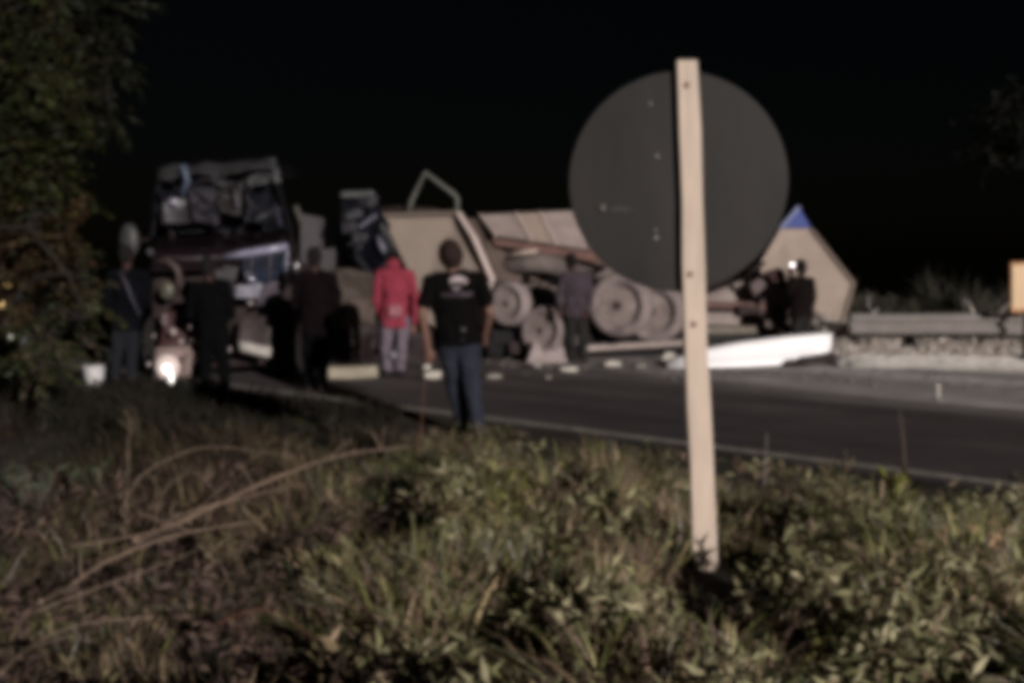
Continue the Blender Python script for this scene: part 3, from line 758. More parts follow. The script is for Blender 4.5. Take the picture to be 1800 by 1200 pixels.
# wheel pairs
wheel(at(897, 534, 16.45), (.55, .83, -.06), T, r=.33, w=.26)
wheel(at(958, 582, 16.3), (.60, .80, -.1), T, r=.37, w=.27)
wheel(at(1006, 590, 16.75), (.60, .80, -.1), T, tyre_b, r=.37, w=.27)
wheel(at(1092, 536, 16.2), (.42, .90, .0), T, r=.47, w=.33)
wheel(at(1152, 548, 16.9), (.42, .90, .0), T, r=.47, w=.33)
G().lathe(at(1070, 548, 16.55), (.42, .9, 0), [(-.05, .44), (0, .5), (.1, .5), (.12, .4)], 40).build('brake_drum', black, T)
split(G().beam(at(900, 540, 16.7), at(960, 588, 16.8), .1, .1).beam(at(1095, 540, 16.6), at(1190, 552, 17), .14, .14), 'axle', deep, T, bev=.02)
slab([(940, 596, .1), (958, 622, .05), (975, 598, .1), (1000, 592, .2), (1004, 640, 0), (925, 640, 0)], 16.0, .06).build('mud_flap', mat('pale_mud_flap', srgb(142, 130, 128), .8, var=.15), T, bev=.01)
slab([(868, 560), (925, 560), (932, 600), (925, 628), (862, 625), (858, 590)], 16.8, .6).build('gearbox', black, T, bev=.06)
G().beam(at(1030, 612, 16.5), at(1200, 602, 16.9), .07, .09).build('side_guard', pale2, T, bev=.01)
random.seed(21)
hz_pts = [(875, 560), (905, 575), (930, 540), (940, 505), (985, 545), (1030, 520), (1045, 585), (1040, 475), (895, 500), (920, 600), (960, 530), (1010, 600)]
for k in range(11):
    a, b = hz_pts[k], hz_pts[k+1]
    p, q = at(*a, 16.75), at(*b, 16.95); m_ = p.lerp(q, .5)+Vector((random.uniform(-.05, .05), -.05, random.uniform(-.22, .02)))
    G().tube([p, p.lerp(m_, .6)+Vector((0, 0, -.02)), m_, q.lerp(m_, .5), q], random.uniform(.012, .03), 7).build('air_hose', random.choice((black, deep, under2)), T, True)
for k, (px, py, w, h) in enumerate(((884, 592, 40, 26), (915, 608, 34, 22), (1030, 560, 26, 40), (948, 548, 26, 18), (870, 612, 30, 24))):
    crumple([(px-w/2, py-h/2, 0), (px+w/2, py-h/2+4, .1), (px+w/2-3, py+h/2, 0), (px-w/2, py+h/2, -.1)], 16.5, 6, 5, .10, .02, 50+k).build('torn_plate', [black, deep, deep, under2, black][k], T, True)
# tube frame on top
fr = [at(718, 372, 17.9), at(724, 352, 17.9), at(748, 303, 17.9), at(800, 343, 17.9), at(804, 350, 17.9), at(803, 382, 17.9)]
G().tube(fr, .031, 8).build('tube_guard', mat('grey_tube', srgb(100, 100, 94), .6, var=.1), T, True)
G().tube([at(640, 372, 18.3), at(700, 368, 18.2), at(770, 372, 18)], [.05, .06, .05], 8).build('roll_tarp', mat('brown_tarp', srgb(38, 27, 25), .9), T, True)

# ------------------------------------------------------------------ overturned trailer, right one
T2 = thing('overturned_trailer', G0(1400, 17.6), 'second overturned trailer right of the round sign, its pointed end with a blue corner', 'trailer')
nrm = (.25, .9, 0)
dia = [(1402, 400, .5), (1426, 404, .5), (1500, 498, .2), (1480, 566, 0), (1440, 590, 0), (1346, 520, .3), (1344, 456, .5), (1372, 402, .55)]
dia = [(1371, 402, .5), (1428, 402, .5), (1500, 498, .2), (1480, 568, 0), (1440, 590, 0), (1340, 560, .3), (1336, 462, .5)]
G().prism([at(p[0], p[1], 17.3+p[2]) for p in dia], Vector(nrm)*.06).build('end_panel', mat('pale_end_paint', srgb(152, 137, 126), .7, var=.1, scale=1.5), T2, bev=.015)
G().prism([at(p[0], p[1], 17.3+p[2]) for p in [(1373, 401, .5), (1404, 364, .5), (1426, 401, .5)]], Vector(nrm)*.06).build('corner', mat('blue_paint', srgb(52, 66, 128), .6, var=.15, scale=4), T2, bev=.008)
g = G(); ed = [(1371, 402, .45), (1405, 363, .45), (1427, 401, .45), (1501, 497, .15), (1481, 568, -.05)]
g.beam(at(*ed[0][:2], 17.28+ed[0][2]), at(*ed[1][:2], 17.28+ed[1][2]), .045, .05)
g.build('top_trim', mat('pale_blue_trim', srgb(120, 128, 160), .6), T2, bev=.006)
g = G(); g.beam(at(1427, 403, 17.76), at(1501, 497, 17.46), .04, .02).beam(at(1501, 497, 17.46), at(1481, 568, 17.26), .04, .02)
split(g, 'edge_flange', pale3, T2, bev=.006)
G().prism([at(p[0]-4, p[1]+7, 17.45+p[2]) for p in dia], (-1.2, 1.9, -.1)).build('tub', under, T2, bev=.02)
slab([(1236, 520, .1), (1316, 488, .2), (1345, 500, .1), (1352, 552, 0), (1240, 530, 0)], 17.1, .35).build('belly', pale2, T2, bev=.03)
slab([(1200, 528), (1345, 532), (1345, 546), (1200, 540)], 16.8, .2).build('chassis_rail', mat('rail_dark_line', srgb(92, 70, 66), .8), T2, bev=.01)
slab([(1200, 548), (1300, 550), (1300, 572), (1200, 570)], 16.8, .25).build('lower_rail', pale2, T2, bev=.015)
slab([(1200, 574), (1330, 574), (1330, 586), (1200, 588)], 16.85, .3).build('side_guard', mat('greenish_guard', srgb(112, 104, 94), .8), T2, bev=.01)
slab([(1297, 537), (1337, 539), (1336, 552), (1318, 551), (1300, 556)], 16.68, .1).build('hanger', deep, T2, bev=.008)
slab([(1315, 500), (1350, 480), (1395, 505), (1390, 572), (1345, 570)], 16.9, .4).build('suspension_housing', mat('purple_grey_housing', srgb(98, 86, 84), .8, var=.2), T2, bev=.04)
G().lathe(at(1363, 548, 16.8), (0.2, 1, 0), [(-.04, .05), (0, .085), (.1, .085)], 20).build('hub', deep, T2)
slab([(1345, 478), (1372, 470), (1382, 480), (1384, 512), (1362, 500)], 16.75, .12).build('bracket', mat('dark_red_steel', srgb(52, 32, 32), .8), T2, bev=.01)
G().tube([at(1316, 490, 16.8), at(1312, 480, 16.8), at(1345, 462, 16.9)], .03, 8).build('air_hose', deep, T2, True)
g = G(); g.beam(at(1345, 568, 16.8), at(1400, 578, 16.8), .08, .1); g.build('axle', under2, T2, bev=.01)
slab([(1430, 568), (1488, 566), (1490, 585), (1483, 622), (1465, 622), (1462, 592), (1430, 586)], 16.9, .25).build('landing_leg', mat('dark_brown_steel', srgb(50, 38, 38), .8), T2, bev=.015)
g = G()
g.tube([at(1395, 520, 16.8), at(1440, 556, 16.8), at(1455, 580, 16.8)], .05, 8); g.build('strut', under2, T2, True)
slab([(1030, 608), (1240, 582), (1340, 586), (1300, 600), (1240, 612), (1200, 632), (1030, 632)], 16.95, .5).build('painted_dark_gap', black, T2, bev=.03)  # black slab stands in for the shade in the gap under the trailers
slab([(1240, 572), (1310, 576), (1340, 590), (1245, 606)], 16.93, .3).build('splash_guard', mat('dark_green_rubber', srgb(36, 36, 34), .8), T2, bev=.02)

# white sheet on the road in front of the second trailer
white = mat('white_paint_panel', (.92, .90, .91), .45, var=.03, scale=1.2, spec=.5)
sheet = crumple([(1170, 640, -.3), (1402, 639, -.5), (1464, 616, .15), (1463, 586, .5)], 15.4, 6, 6, .0, .03, 1)
pts = [(1172, 634, .05), (1240, 613, .25), (1300, 602, .35), (1380, 591, .45), (1463, 585, .5), (1461, 617, .1), (1402, 638, -.35), (1300, 644, -.45), (1176, 645, -.45)]
# bowed white panel: rows between the upper and the lower outline
up_ = [(1172, 634), (1240, 612), (1300, 601), (1380, 591), (1430, 587), (1463, 585)]
lo_ = [(1174, 645), (1240, 645), (1300, 644), (1380, 640), (1425, 629), (1461, 616)]
g = G(); rows = 5; dent = lambda i, k: .05*noise.noise(Vector((i*1.3, k*.9, 4)))
for layer in (0, 1):
    for k in range(rows):
        t = k/(rows-1)
        for i in range(6):
            px = up_[i][0]*(1-t)+lo_[i][0]*t; py = up_[i][1]*(1-t)+lo_[i][1]*t
            p = at(px, py, 15.45 + .75*i/5 - .28*t + .05*math.sin(t*3.14) + dent(i, k)); g.v.append(tuple(p + Vector((0, .03*layer, -.01*layer))))
n_ = rows*6
for k in range(rows-1):
    for i in range(5):
        a = k*6+i; g.f += [(a, a+1, a+7, a+6), (n_+a, n_+a+6, n_+a+7, n_+a+1)]
rim = list(range(6)) + [k*6+5 for k in range(1, rows)] + [(rows-1)*6+i for i in range(4, -1, -1)] + [k*6 for k in range(rows-2, 0, -1)]
for k in range(len(rim)): a, b = rim[k], rim[(k+1) % len(rim)]; g.f.append((a, a+n_, b+n_, b))
o = g.build('white_sheet', white, None, True); tag(o, 'long bright white body panel lying on the road before the second trailer', 'metal sheet')
o = slab([(1415, 630), (1470, 622), (1482, 630), (1440, 640), (1400, 641)], 15.15, .3).build('torn_sheet', deep, None, bev=.01)
tag(o, 'dark torn sheet under the right end of the white panel', 'debris')

# ------------------------------------------------------------------ debris on the road
dwhite = mat('broken_white_plastic', srgb(170, 164, 154), .6, var=.2, scale=12)
def shard(px, py, w, h, m, label, name='debris', cat='debris', seed=0, group='white fragments scattered along the wreck'):
    Y = CAM_Z*FPX/(py-445)*1.0; c = at(px, py, Y); mpp = Y/FPX; random.seed(seed+int(px)); g = G(); pts = []
    n_ = 7
    for k in range(n_):
        a = 2*math.pi*k/n_; rr = random.uniform(.75, 1.1)
        pts.append(Vector((c.x+math.cos(a)*w*mpp/2*rr, c.y+.06+.02*math.cos(a), max(.006, h*mpp/2+math.sin(a)*h*mpp/2*rr)+.0)))
    g.prism(pts, (.01, .10, .0)); o = g.build(name, m, None, bev=.006); tag(o, label, cat, group)
    return o
shard(760, 668, 38, 16, dwhite, 'white fragment on the road left of the jeans of the near man')
shard(750, 652, 14, 12, dwhite, 'small white chip behind the near man\'s left hand')
shard(868, 668, 34, 10, mat('grey_fragment', srgb(120, 114, 108), .7), 'flat grey fragment right of the near man')
shard(1000, 655, 36, 10, dwhite, 'flat white fragment at the feet of the man in the purple jacket')
shard(1078, 646, 40, 11, dwhite, 'long white fragment right of the man in the purple jacket')
shard(1128, 648, 26, 8, mat('grey_fragment', srgb(120, 114, 108), .7), 'grey chip before the dark gap under the trailer')
shard(1178, 638, 26, 20, dwhite, 'upright white chunk close left of the sign post')
shard(945, 648, 18, 12, mat('grey_fragment', srgb(120, 114, 108), .7), 'grey chip below the mud flap')
shard(965, 668, 14, 7, mat('grey_fragment', srgb(120, 114, 108), .7), 'tiny grey chip on the near side of the far lane')
random.seed(11)
pl = thing('broken_board', G0(618, 14.2), 'cream board lying on the road left of the person in red', 'board')
slab([(575, 646), (662, 643), (664, 663), (578, 668)], 14.0, .12).build('board', mat('cream_board', srgb(142, 134, 118), .8, var=.3, scale=4), pl, bev=.008)
slab([(588, 664), (600, 664), (600, 674), (588, 674)], 14.02, .08).build('bracket', deep, pl)

# ------------------------------------------------------------------ wrecked truck at the left, front toward us
maroon = mat('dark_maroon_paint', srgb(24, 17, 20), .22, var=.2, scale=3, spec=.6, coat=.5)
dark_paint = mat('dark_paint', srgb(16, 15, 19), .28, var=.3, scale=4, spec=.6)
chrome = mat('scuffed_chrome', srgb(130, 130, 144), .3, metal=.6, var=.25, scale=7, bump=.2)
greyvis = mat('grey_visor', srgb(46, 46, 47), .6, var=.25, scale=5, bump=.2)
bluegl = mat('blue_grey_lens', srgb(60, 70, 88), .2, var=.5, scale=9, spec=.7)
skin_glass = glass_mat('windscreen_glass', (.6, .66, .7))
K_ = thing('wrecked_truck', G0(400, 14.6), 'dark maroon truck with crushed front and one headlamp lit, behind the onlookers at left', 'truck')
G().hexa([at(283, 325, 15.6), at(470, 318, 15.6), at(520, 430, 15.3), at(266, 436, 15.3), at(283, 318, 17.2), at(470, 312, 17.2), at(515, 430, 17.2), at(270, 436, 17.2)]).build('cab', dark_paint, K_, bev=.05)
crumple([(274, 292, .3), (482, 277, .3), (486, 304, .1), (278, 314, .1)], 14.7, 18, 4, .12, .03, 3).build('visor', greyvis, K_, True)
slab([(276, 290), (482, 277), (484, 300), (276, 305)], 15.05, 1.6).build('roof', dark_paint, K_, bev=.05)
G().beam(at(478, 282, 14.95), at(488, 322, 14.9), .07, .08).build('roof_corner', mat('pale_grey_corner', srgb(84, 84, 86), .5), K_, bev=.015)
g = G()
g.beam(at(280, 315, 14.95), at(268, 418, 14.75), .07, .07).beam(at(484, 312, 14.95), at(512, 410, 14.75), .07, .07)
split(g, 'pillar', dark_paint, K_, bev=.015)
G().beam(at(484, 360, 14.72), at(494, 398, 14.7), .05, .04).build('pillar_trim', mat('violet_grey_trim', srgb(50, 48, 60), .35), K_, bev=.01)
G().prism([at(284, 318, 14.93), at(482, 310, 14.93), at(508, 410, 14.72), at(270, 418, 14.72)], (0, .008, 0)).build('windscreen', skin_glass, K_)
G().tube([at(322, 290, 14.62), at(330, 318, 14.66), at(318, 345, 14.64)], [.05, .045, .03], 8).build('wiper', mat('blue_grey_streak', srgb(68, 76, 92), .35), K_, True)
G().ball(at(305, 355, 14.55), (.07, .04, .05)).build('spot_mirror', mat('shiny_grey', srgb(132, 130, 142), .25, spec=.8), K_, True)
crumple([(284, 350, 0), (345, 345, .1), (350, 392, 0), (282, 396, -.1)], 14.66, 9, 6, .06, .015, 8).build('dented_plate', mat('dull_grey_plate', srgb(44, 42, 46), .45), K_, True)
g = G(); g.box(at(410, 395, 15.3), .5, .12, .35); g.box(at(330, 395, 15.3), .5, .12, .35); split(g, 'seat', mat('seat_cloth', srgb(40, 32, 34), .9), K_, bev=.05)
G().tube([at(412, 330, 14.68), at(415, 345, 14.66), at(416, 366, 14.66)], [.018, .026, .03], 8).build('mirror_arm', mat('grey_arm', srgb(72, 68, 74), .4), K_, True)
random.seed(22)
wm = [mat('violet_scrap', srgb(27, 24, 31), .6, spec=.25), mat('blue_black_scrap', srgb(14, 14, 21), .55, spec=.25), mat('brown_scrap', srgb(23, 18, 18), .6), mat('dim_grey_scrap', srgb(46, 45, 47), .6)]
for k, (px, py, w, h) in enumerate(((300, 335, 40, 26), (360, 362, 60, 70), (405, 350, 50, 50), (450, 360, 46, 60), (480, 385, 40, 50), (330, 405, 70, 24), (420, 405, 90, 22), (376, 316, 90, 16), (455, 312, 50, 18))):
    crumple([(px-w/2, py-h/2+4, 0), (px+w/2, py-h/2, .15), (px+w/2-6, py+h/2, 0), (px-w/2+5, py+h/2-5, -.1)], 14.64+.02*k, 9, 8, .16, .012, 60+k).build('torn_sheet', wm[[1, 0, 2, 1, 0, 2, 1, 3, 3][k]], K_, True)
for k in range(16):
    px, py = random.uniform(285, 505), random.uniform(300, 425); p = at(px, py, 14.5); d = Vector((random.uniform(-.25, .25), .1, random.uniform(-.2, .2)))
    G().tube([p, p+d*.5+Vector((0, 0, .03)), p+d], random.uniform(.006, .014), 6).build('bent_rod', random.choice((wm[1], wm[1], wm[2], wm[0])), K_, True)
# bonnet, nose
G().hexa([at(268, 442, 13.9), at(506, 428, 13.9), at(530, 470, 13.8), at(262, 480, 13.8), at(272, 414, 14.8), at(512, 404, 14.8), at(530, 470, 14.8), at(262, 480, 14.8)]).build('bonnet', maroon, K_, bev=.05)
slab([(264, 474), (528, 462), (526, 560), (500, 640), (300, 655), (264, 560)], 14.15, 1.2).build('nose', deep, K_, bev=.08)
G().tube([at(392, 452, 13.84), at(430, 446, 13.8), at(470, 440, 13.8), at(506, 433, 13.84)], [.03, .05, .055, .045], 8).build('bonnet_trim', mat('violet_chrome', srgb(128, 126, 146), .3, spec=.7), K_, True)
G().tube([at(286, 452, 13.84), at(330, 455, 13.8), at(392, 452, 13.84)], [.015, .018, .02], 8).build('lower_trim', mat('dull_trim', srgb(70, 62, 66), .5), K_, True)
# broken grille with its upright bars
for i in range(7):
    x = 432 + i*11
    G().beam(at(x, 452 - i*1.3, 13.78), at(x-2, 498-i*1.5, 13.84), .022, .03).build('grille_bar', chrome if i % 3 == 1 else bluegl, K_, bev=.004)
slab([(424, 452), (506, 440), (500, 500), (470, 512), (424, 505)], 13.95, .15).build('grille_back', mat('grille_navy', srgb(26, 30, 44), .4), K_, bev=.02)
crumple([(416, 502, 0), (462, 498, -.1), (455, 522, -.05), (414, 524, 0)], 13.7, 8, 5, .05, .02, 12).build('headlamp_shell', mat('pale_violet_shell', srgb(140, 138, 150), .4, spec=.6), K_, True)
G().tube([at(432, 478, 13.7), at(440, 490, 13.68), at(452, 500, 13.68)], [.04, .05, .03], 8).build('chrome_stub', chrome, K_, True)
crumple([(462, 500, 0), (500, 490, 0), (486, 528, .1), (440, 540, 0)], 13.8, 7, 5, .06, .02, 15).build('wing_scrap', mat('violet_grey_scrap', srgb(74, 68, 76), .5), K_, True)
G().beam(at(505, 440, 13.8), at(503, 500, 13.78), .02, .05).build('grille_edge', chrome, K_, bev=.006)
crumple([(508, 478, 0), (522, 470, 0), (512, 500, -.1), (502, 508, 0)], 13.7, 4, 5, .03, .02, 17).build('pillar_highlight', mat('pale_highlight', srgb(132, 134, 136), .35), K_, True)  # pale patch imitates a highlight on the pillar
# left lamp bowl and arch
g = G().tube([at(272, 460, 13.8), at(296, 458, 13.76), at(312, 472, 13.74), at(318, 500, 13.74), at(308, 520, 13.76)], [.02, .035, .04, .03, .02], 8); g.build('lamp_arch', mat('brown_grey_arch', srgb(72, 60, 58), .6), K_, True)
G().ball(at(294, 510, 13.78), (.10, .06, .12)).build('blind_headlamp', mat('olive_lens', srgb(74, 72, 62), .4), K_, True)
crumple([(420, 470, 0), (372, 462, .1), (378, 490, 0), (412, 494, 0)], 13.8, 6, 5, .04, .02, 19).build('torn_bracket', mat('grey_scrap', srgb(66, 64, 66), .6), K_, True)
crumple([(418, 560, 0), (478, 556, 0), (476, 612, 0), (420, 606, 0)], 13.75, 8, 8, .07, .02, 23).build('bumper_face', mat('brown_grey_bumper', srgb(58, 50, 50), .6), K_, True)
crumple([(420, 600, 0), (476, 610, 0), (474, 628, -.05), (422, 618, -.05)], 13.65, 7, 3, .02, .03, 25).build('bumper_edge', mat('white_bumper_edge', srgb(160, 154, 148), .5), K_, True)
crumple([(284, 545, 0), (352, 540, 0), (360, 640, -.1), (275, 650, -.1)], 13.7, 10, 10, .12, .02, 27).build('crushed_wing', mat('reddish_wing', srgb(62, 42, 42), .45, bump=.4), K_, True)
crumple([(272, 612, 0), (338, 606, 0), (328, 664, -.1), (270, 668, -.1)], 13.45, 8, 8, .06, .02, 29).build('lamp_surround', mat('pinkish_lamp_glow', srgb(124, 108, 104), .5), K_, True)  # colour brightened to imitate the lamp's light falling on it
bits = mat('pale_glint', srgb(150, 138, 136), .3, spec=.8)  # pale balls stand in for glints scattered around the lamp
for px, py, w in ((304, 583, .04), (289, 556, .022), (288, 566, .02), (338, 598, .03), (350, 602, .028), (402, 614, .035), (366, 650, .03), (440, 532, .03), (262, 640, .03), (334, 575, .022), (318, 600, .03), (345, 630, .035), (270, 590, .02)):
    G().ball(at(px, py, 13.35), (w, .02, w*1.1), u=8, v=6).build('painted_glint', bits, K_, True)
lamp_on = mat('lit_lamp', (.9, .86, .82), .4, emit=(1, .92, .86, 1.6))
G().lathe(at(293, 648, 13.12), (0.1, 1, 0), [(-.035, .02), (-.025, .045), (0, .06), (.01, .06)], 24).build('headlamp', lamp_on, K_, True)
G().lathe(at(295, 645, 13.17), (0.1, 1, 0), [(-.03, .09), (-.02, .14), (0, .15), (.10, .07), (.11, .02)], 24).build('glare_bowl', mat('painted_glare', srgb(150, 130, 124), .4, emit=(1, .86, .8, .42)), K_, True)  # glowing bowl added to imitate the glare around the lamp
G().ball(at(301, 664, 13.08), (.03, .02, .07)).build('lamp_glint', lamp_on, K_, True)  # extra glowing blob makes the lamp's glare irregular
crumple([(322, 622, 0), (340, 618, 0), (334, 664, 0), (312, 660, 0)], 13.1, 5, 5, .04, .015, 41).build('bent_lamp_trim', mat('pinkish_lamp_glow', srgb(110, 96, 94)), K_, True)
for x in (290, 505): wheel(at(x, 606, 14.5), (1 if x > 400 else -1, .1, 0), K_, tyre_b, hub_d, r=.45, w=.3)
# door mirrors
G().beam(at(262, 420, 14.6), at(236, 425, 14.5), .02, .02).build('mirror_bracket', deep, K_)
o = G().ball(at(228, 422, 14.45), (.13, .07, .22)).build('door_mirror', mat('mirror_shell', srgb(52, 52, 52), .5), K_, True)
G().tube([at(262, 446, 14.0), at(268, 440, 14.0)], .05, 8).build('indicator', mat('grey_lens', srgb(76, 74, 78), .4), K_, True)

# cargo box behind that truck
Bx = thing('cargo_box', G0(585, 17.8), 'grey cargo box standing behind the maroon truck', 'cargo box')
grey_box = mat('grey_box_paint', srgb(66, 62, 64), .7, var=.18, scale=2.5, bump=.1)
for i, (xa, xb) in enumerate(((528, 561), (562.5, 598), (599.5, 640))):
    slab([(xa, 376+(xa-528)*.19), (xb, 376+(xb-528)*.19), (xb, 540), (xa, 540)], 17.4, .04).build('box_panel', grey_box, Bx, bev=.006)
slab([(530, 380), (642, 400), (642, 545), (530, 545)], 17.46, 2.2).build('box_body', grey_box, Bx, bev=.02)
G().beam(at(519, 362, 17.3), at(530, 392, 17.35), .07, .08).build('box_post', mat('olive_post', srgb(64, 62, 56), .7), Bx, bev=.01)
slab([(528, 540), (660, 540), (660, 640), (540, 640)], 17.6, 1.5).build('box_chassis', deep, Bx, bev=.03)

# ------------------------------------------------------------------ dark blue tractor cab leaning between box and trailer
navy = mat('dark_navy_paint', srgb(16, 17, 24), .3, var=.2, scale=3, spec=.6)
C2 = thing('tipped_cab', G0(640, 17.0), 'dark blue tractor cab tipped over between grey box and pale trailer', 'truck cab')
G().hexa([at(596, 352, 17.2), at(655, 350, 17.2), at(690, 400, 16.9), at(610, 420, 16.9), at(600, 350, 18.8), at(660, 352, 18.8), at(680, 400, 18.8), at(610, 420, 18.8)]).build('roof_fairing', navy, C2, bev=.05)
slab([(598, 337), (655, 335), (657, 346), (600, 348)], 17.1, .3).build('roof_strip', mat('grey_roof_strip', srgb(72, 74, 74), .5), C2, bev=.015)
G().hexa([at(612, 445, 16.7), at(672, 385, 16.7), at(700, 440, 16.7), at(668, 520, 16.6), at(612, 430, 18.4), at(672, 380, 18.4), at(700, 440, 18.4), at(668, 520, 18.4)]).build('cab_shell', mat('black_blue', srgb(12, 12, 18), .5, spec=.3), C2, bev=.06)
G().beam(at(632, 400, 16.62), at(662, 378, 16.62), .07, .05).build('pillar', mat('light_blue_grey', srgb(94, 94, 106), .4), C2, bev=.015)
G().tube([at(664, 415, 16.5), at(672, 435, 16.5), at(680, 452, 16.5)], [.03, .05, .03], 8).build('window_highlight', mat('pale_window_highlight', srgb(92, 90, 102), .4), C2, True)  # pale tube imitates the highlight line across the dark window
G().prism([at(626, 440, 16.66), at(666, 398, 16.66), at(684, 440, 16.64), at(664, 486, 16.58)], (0, .012, 0)).build('window', mat('dark_window', srgb(12, 12, 18), .08, spec=.8), C2)
for k, (px, py, w, h) in enumerate(((620, 372, 50, 30), (645, 350, 40, 18), (640, 425, 40, 40), (618, 395, 36, 24))):
    crumple([(px-w/2, py-h/2, 0), (px+w/2, py-h/2+3, .1), (px+w/2-4, py+h/2, 0), (px-w/2+3, py+h/2, -.1)], 16.62, 8, 7, .12, .015, 80+k).build('torn_sheet', [wm[1], wm[0], wm[1], wm[0]][k], C2, True)
crumple([(580, 470, 0), (655, 480, 0), (660, 570, 0), (575, 580, 0)], 16.5, 12, 12, .14, .02, 33).build('crushed_door', mat('brown_grey_scrap', srgb(60, 52, 46), .7, bump=.4), C2, True)
crumple([(610, 530, 0), (665, 520, 0), (650, 566, 0), (600, 575, 0)], 16.3, 8, 6, .08, .02, 35).build('bent_panel', mat('tan_scrap', srgb(78, 66, 60), .7), C2, True)
crumple([(590, 580, 0), (660, 570, 0), (660, 640, 0), (590, 645, 0)], 16.4, 10, 8, .15, .03, 37).build('engine_scrap', mat('red_black_scrap', srgb(34, 22, 24), .6), C2, True)
crumple([(700, 590, 0), (760, 580, 0), (770, 640, 0), (700, 645, 0)], 16.5, 8, 6, .12, .03, 39).build('axle_scrap', mat('red_black_scrap', srgb(34, 22, 24), .6), C2, True)

# ------------------------------------------------------------------ lights and objects at the far left
Lm = [(10, 500, .03, (1, .62, .25, 1.8)), (3, 535, .035, (1, .68, .3, 2.4)), (18, 541, .035, (1, .8, .42, 3.2)), (17, 592, .035, (.95, .95, .85, 1.2)), (16, 665, .03, (.9, .95, .9, .9))]
ps = thing('parked_car', G0(8, 14.2), 'vehicle at the left edge behind the tree, only its small amber and white lamps showing', 'car')
slab([(-120, 500), (-80, 470), (25, 470), (45, 520), (55, 640), (-120, 650)], 14.6, 2.5).build('body', dark_paint, ps, bev=.12)
slab([(-90, 478), (15, 478), (28, 515), (-105, 515)], 14.58, .03).build('rear_window', mat('dark_window', srgb(12, 12, 18)), ps)
for i, (px, py, r_, e) in enumerate(Lm):
    G().lathe(at(px, py, 14.5), (0, 1, 0), [(-.02, r_*.5), (0, r_), (.06, r_)], 16).build('lamp', mat('lamp_glow_%s' % 'abcde'[i], e[:3], .4, emit=e), ps, True)
for x in (-100, 35): wheel(at(x, 640, 14.9), (1, 0, 0), ps, tyre_b, hub_d, r=.33, w=.22)
bk = thing('white_bucket', G0(164, 13.6), 'white container standing on the ground by the tree foliage at left', 'container')
bc = G0(164, 13.6); 
G().lathe((bc.x, bc.y, bc.z+.02), (0, 0, 1), [(0, .10), (.24, .13), (.25, .135), (.27, .135)], 24).build('tub', mat('white_tub', srgb(186, 184, 184), .5), bk)
G().tube([(bc.x-.13, bc.y, bc.z+.25), (bc.x-.1, bc.y-.08, bc.z+.36), (bc.x+.1, bc.y-.08, bc.z+.36), (bc.x+.13, bc.y, bc.z+.25)], .006, 6).build('handle', deep, bk, True)

# ------------------------------------------------------------------ people
def bake(g, voxel, smooth=3):
    me = g.mesh('tmp'); o = bpy.data.objects.new('tmp', me); COL.objects.link(o)
    m = o.modifiers.new('r', 'REMESH'); m.mode = 'VOXEL'; m.voxel_size = voxel
    s = o.modifiers.new('s', 'SMOOTH'); s.iterations = smooth; s.factor = .5
    dg = bpy.context.evaluated_depsgraph_get(); dg.update()
    out = bpy.data.meshes.new_from_object(o.evaluated_get(dg))
    bpy.data.objects.remove(o); return out
def folds(me, amp, freq, seed):
    n_ = len(me.vertices); co = np.empty(n_*3); me.vertices.foreach_get('co', co); co = co.reshape(-1, 3)
    nr = np.empty(n_*3); me.vertices.foreach_get('normal', nr) if hasattr(me.vertices[0], 'normal') else None; nr = nr.reshape(-1, 3)
    for i in range(n_):
        p = Vector(co[i]); q = Vector((p.x*freq, p.y*freq, p.z*freq*.55+p.x*freq*.5)) + Vector((seed, 0, 0))
        d = noise.noise(q) + .5*noise.noise(q*2.1)
        co[i] += nr[i]*d*amp
    me.vertices.foreach_set('co', co.ravel()); me.update()
def cap(g, a, b, r1, r2, seg=14):
    a, b = Vector(a), Vector(b)
    g.ball(a, r1, u=14, v=8); g.ball(b, r2, u=14, v=8); g.tube([a, b], [r1, r2], seg)
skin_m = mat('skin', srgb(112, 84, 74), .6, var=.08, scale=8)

def hand(g, w, d, s, curl, thumb_side):
    """palm, four bent fingers and a thumb"""
    w = Vector(w); d = Vector(d).normalized(); side = d.cross(Vector((0, 1, 0)))
    if side.length < .2: side = d.cross(Vector((1, 0, 0)))
    side.normalize(); pn = side.cross(d)
    pc = w + d*.045*s
    cap(g, w, pc, .024*s, .026*s); 
    for k, (L, o_) in enumerate(((.070, -.028), (.080, -.010), (.075, .009), (.058, .027))):
        r0 = w + d*.085*s + side*o_*s
        cap(g, w + d*.03*s + side*o_*.7*s, r0, .015*s, .011*s, 8)
        m1 = r0 + (d*math.cos(curl*.5) + pn*math.sin(curl*.5))*L*.5*s
        m2 = m1 + (d*math.cos(curl*1.3) + pn*math.sin(curl*1.3))*L*.5*s
        cap(g, r0, m1, .0105*s, .0095*s, 8); cap(g, m1, m2, .0095*s, .0080*s, 8)
    tb_ = w + d*.03*s + side*.024*thumb_side*s
    t1 = tb_ + (d*.7 + side*.7*thumb_side).normalized()*.035*s; t2 = t1 + (d*.9 + side*.25*thumb_side + pn*.3).normalized()*.03*s
    cap(g, tb_, t1, .014*s, .0115*s, 8); cap(g, t1, t2, .0115*s, .009*s, 8)

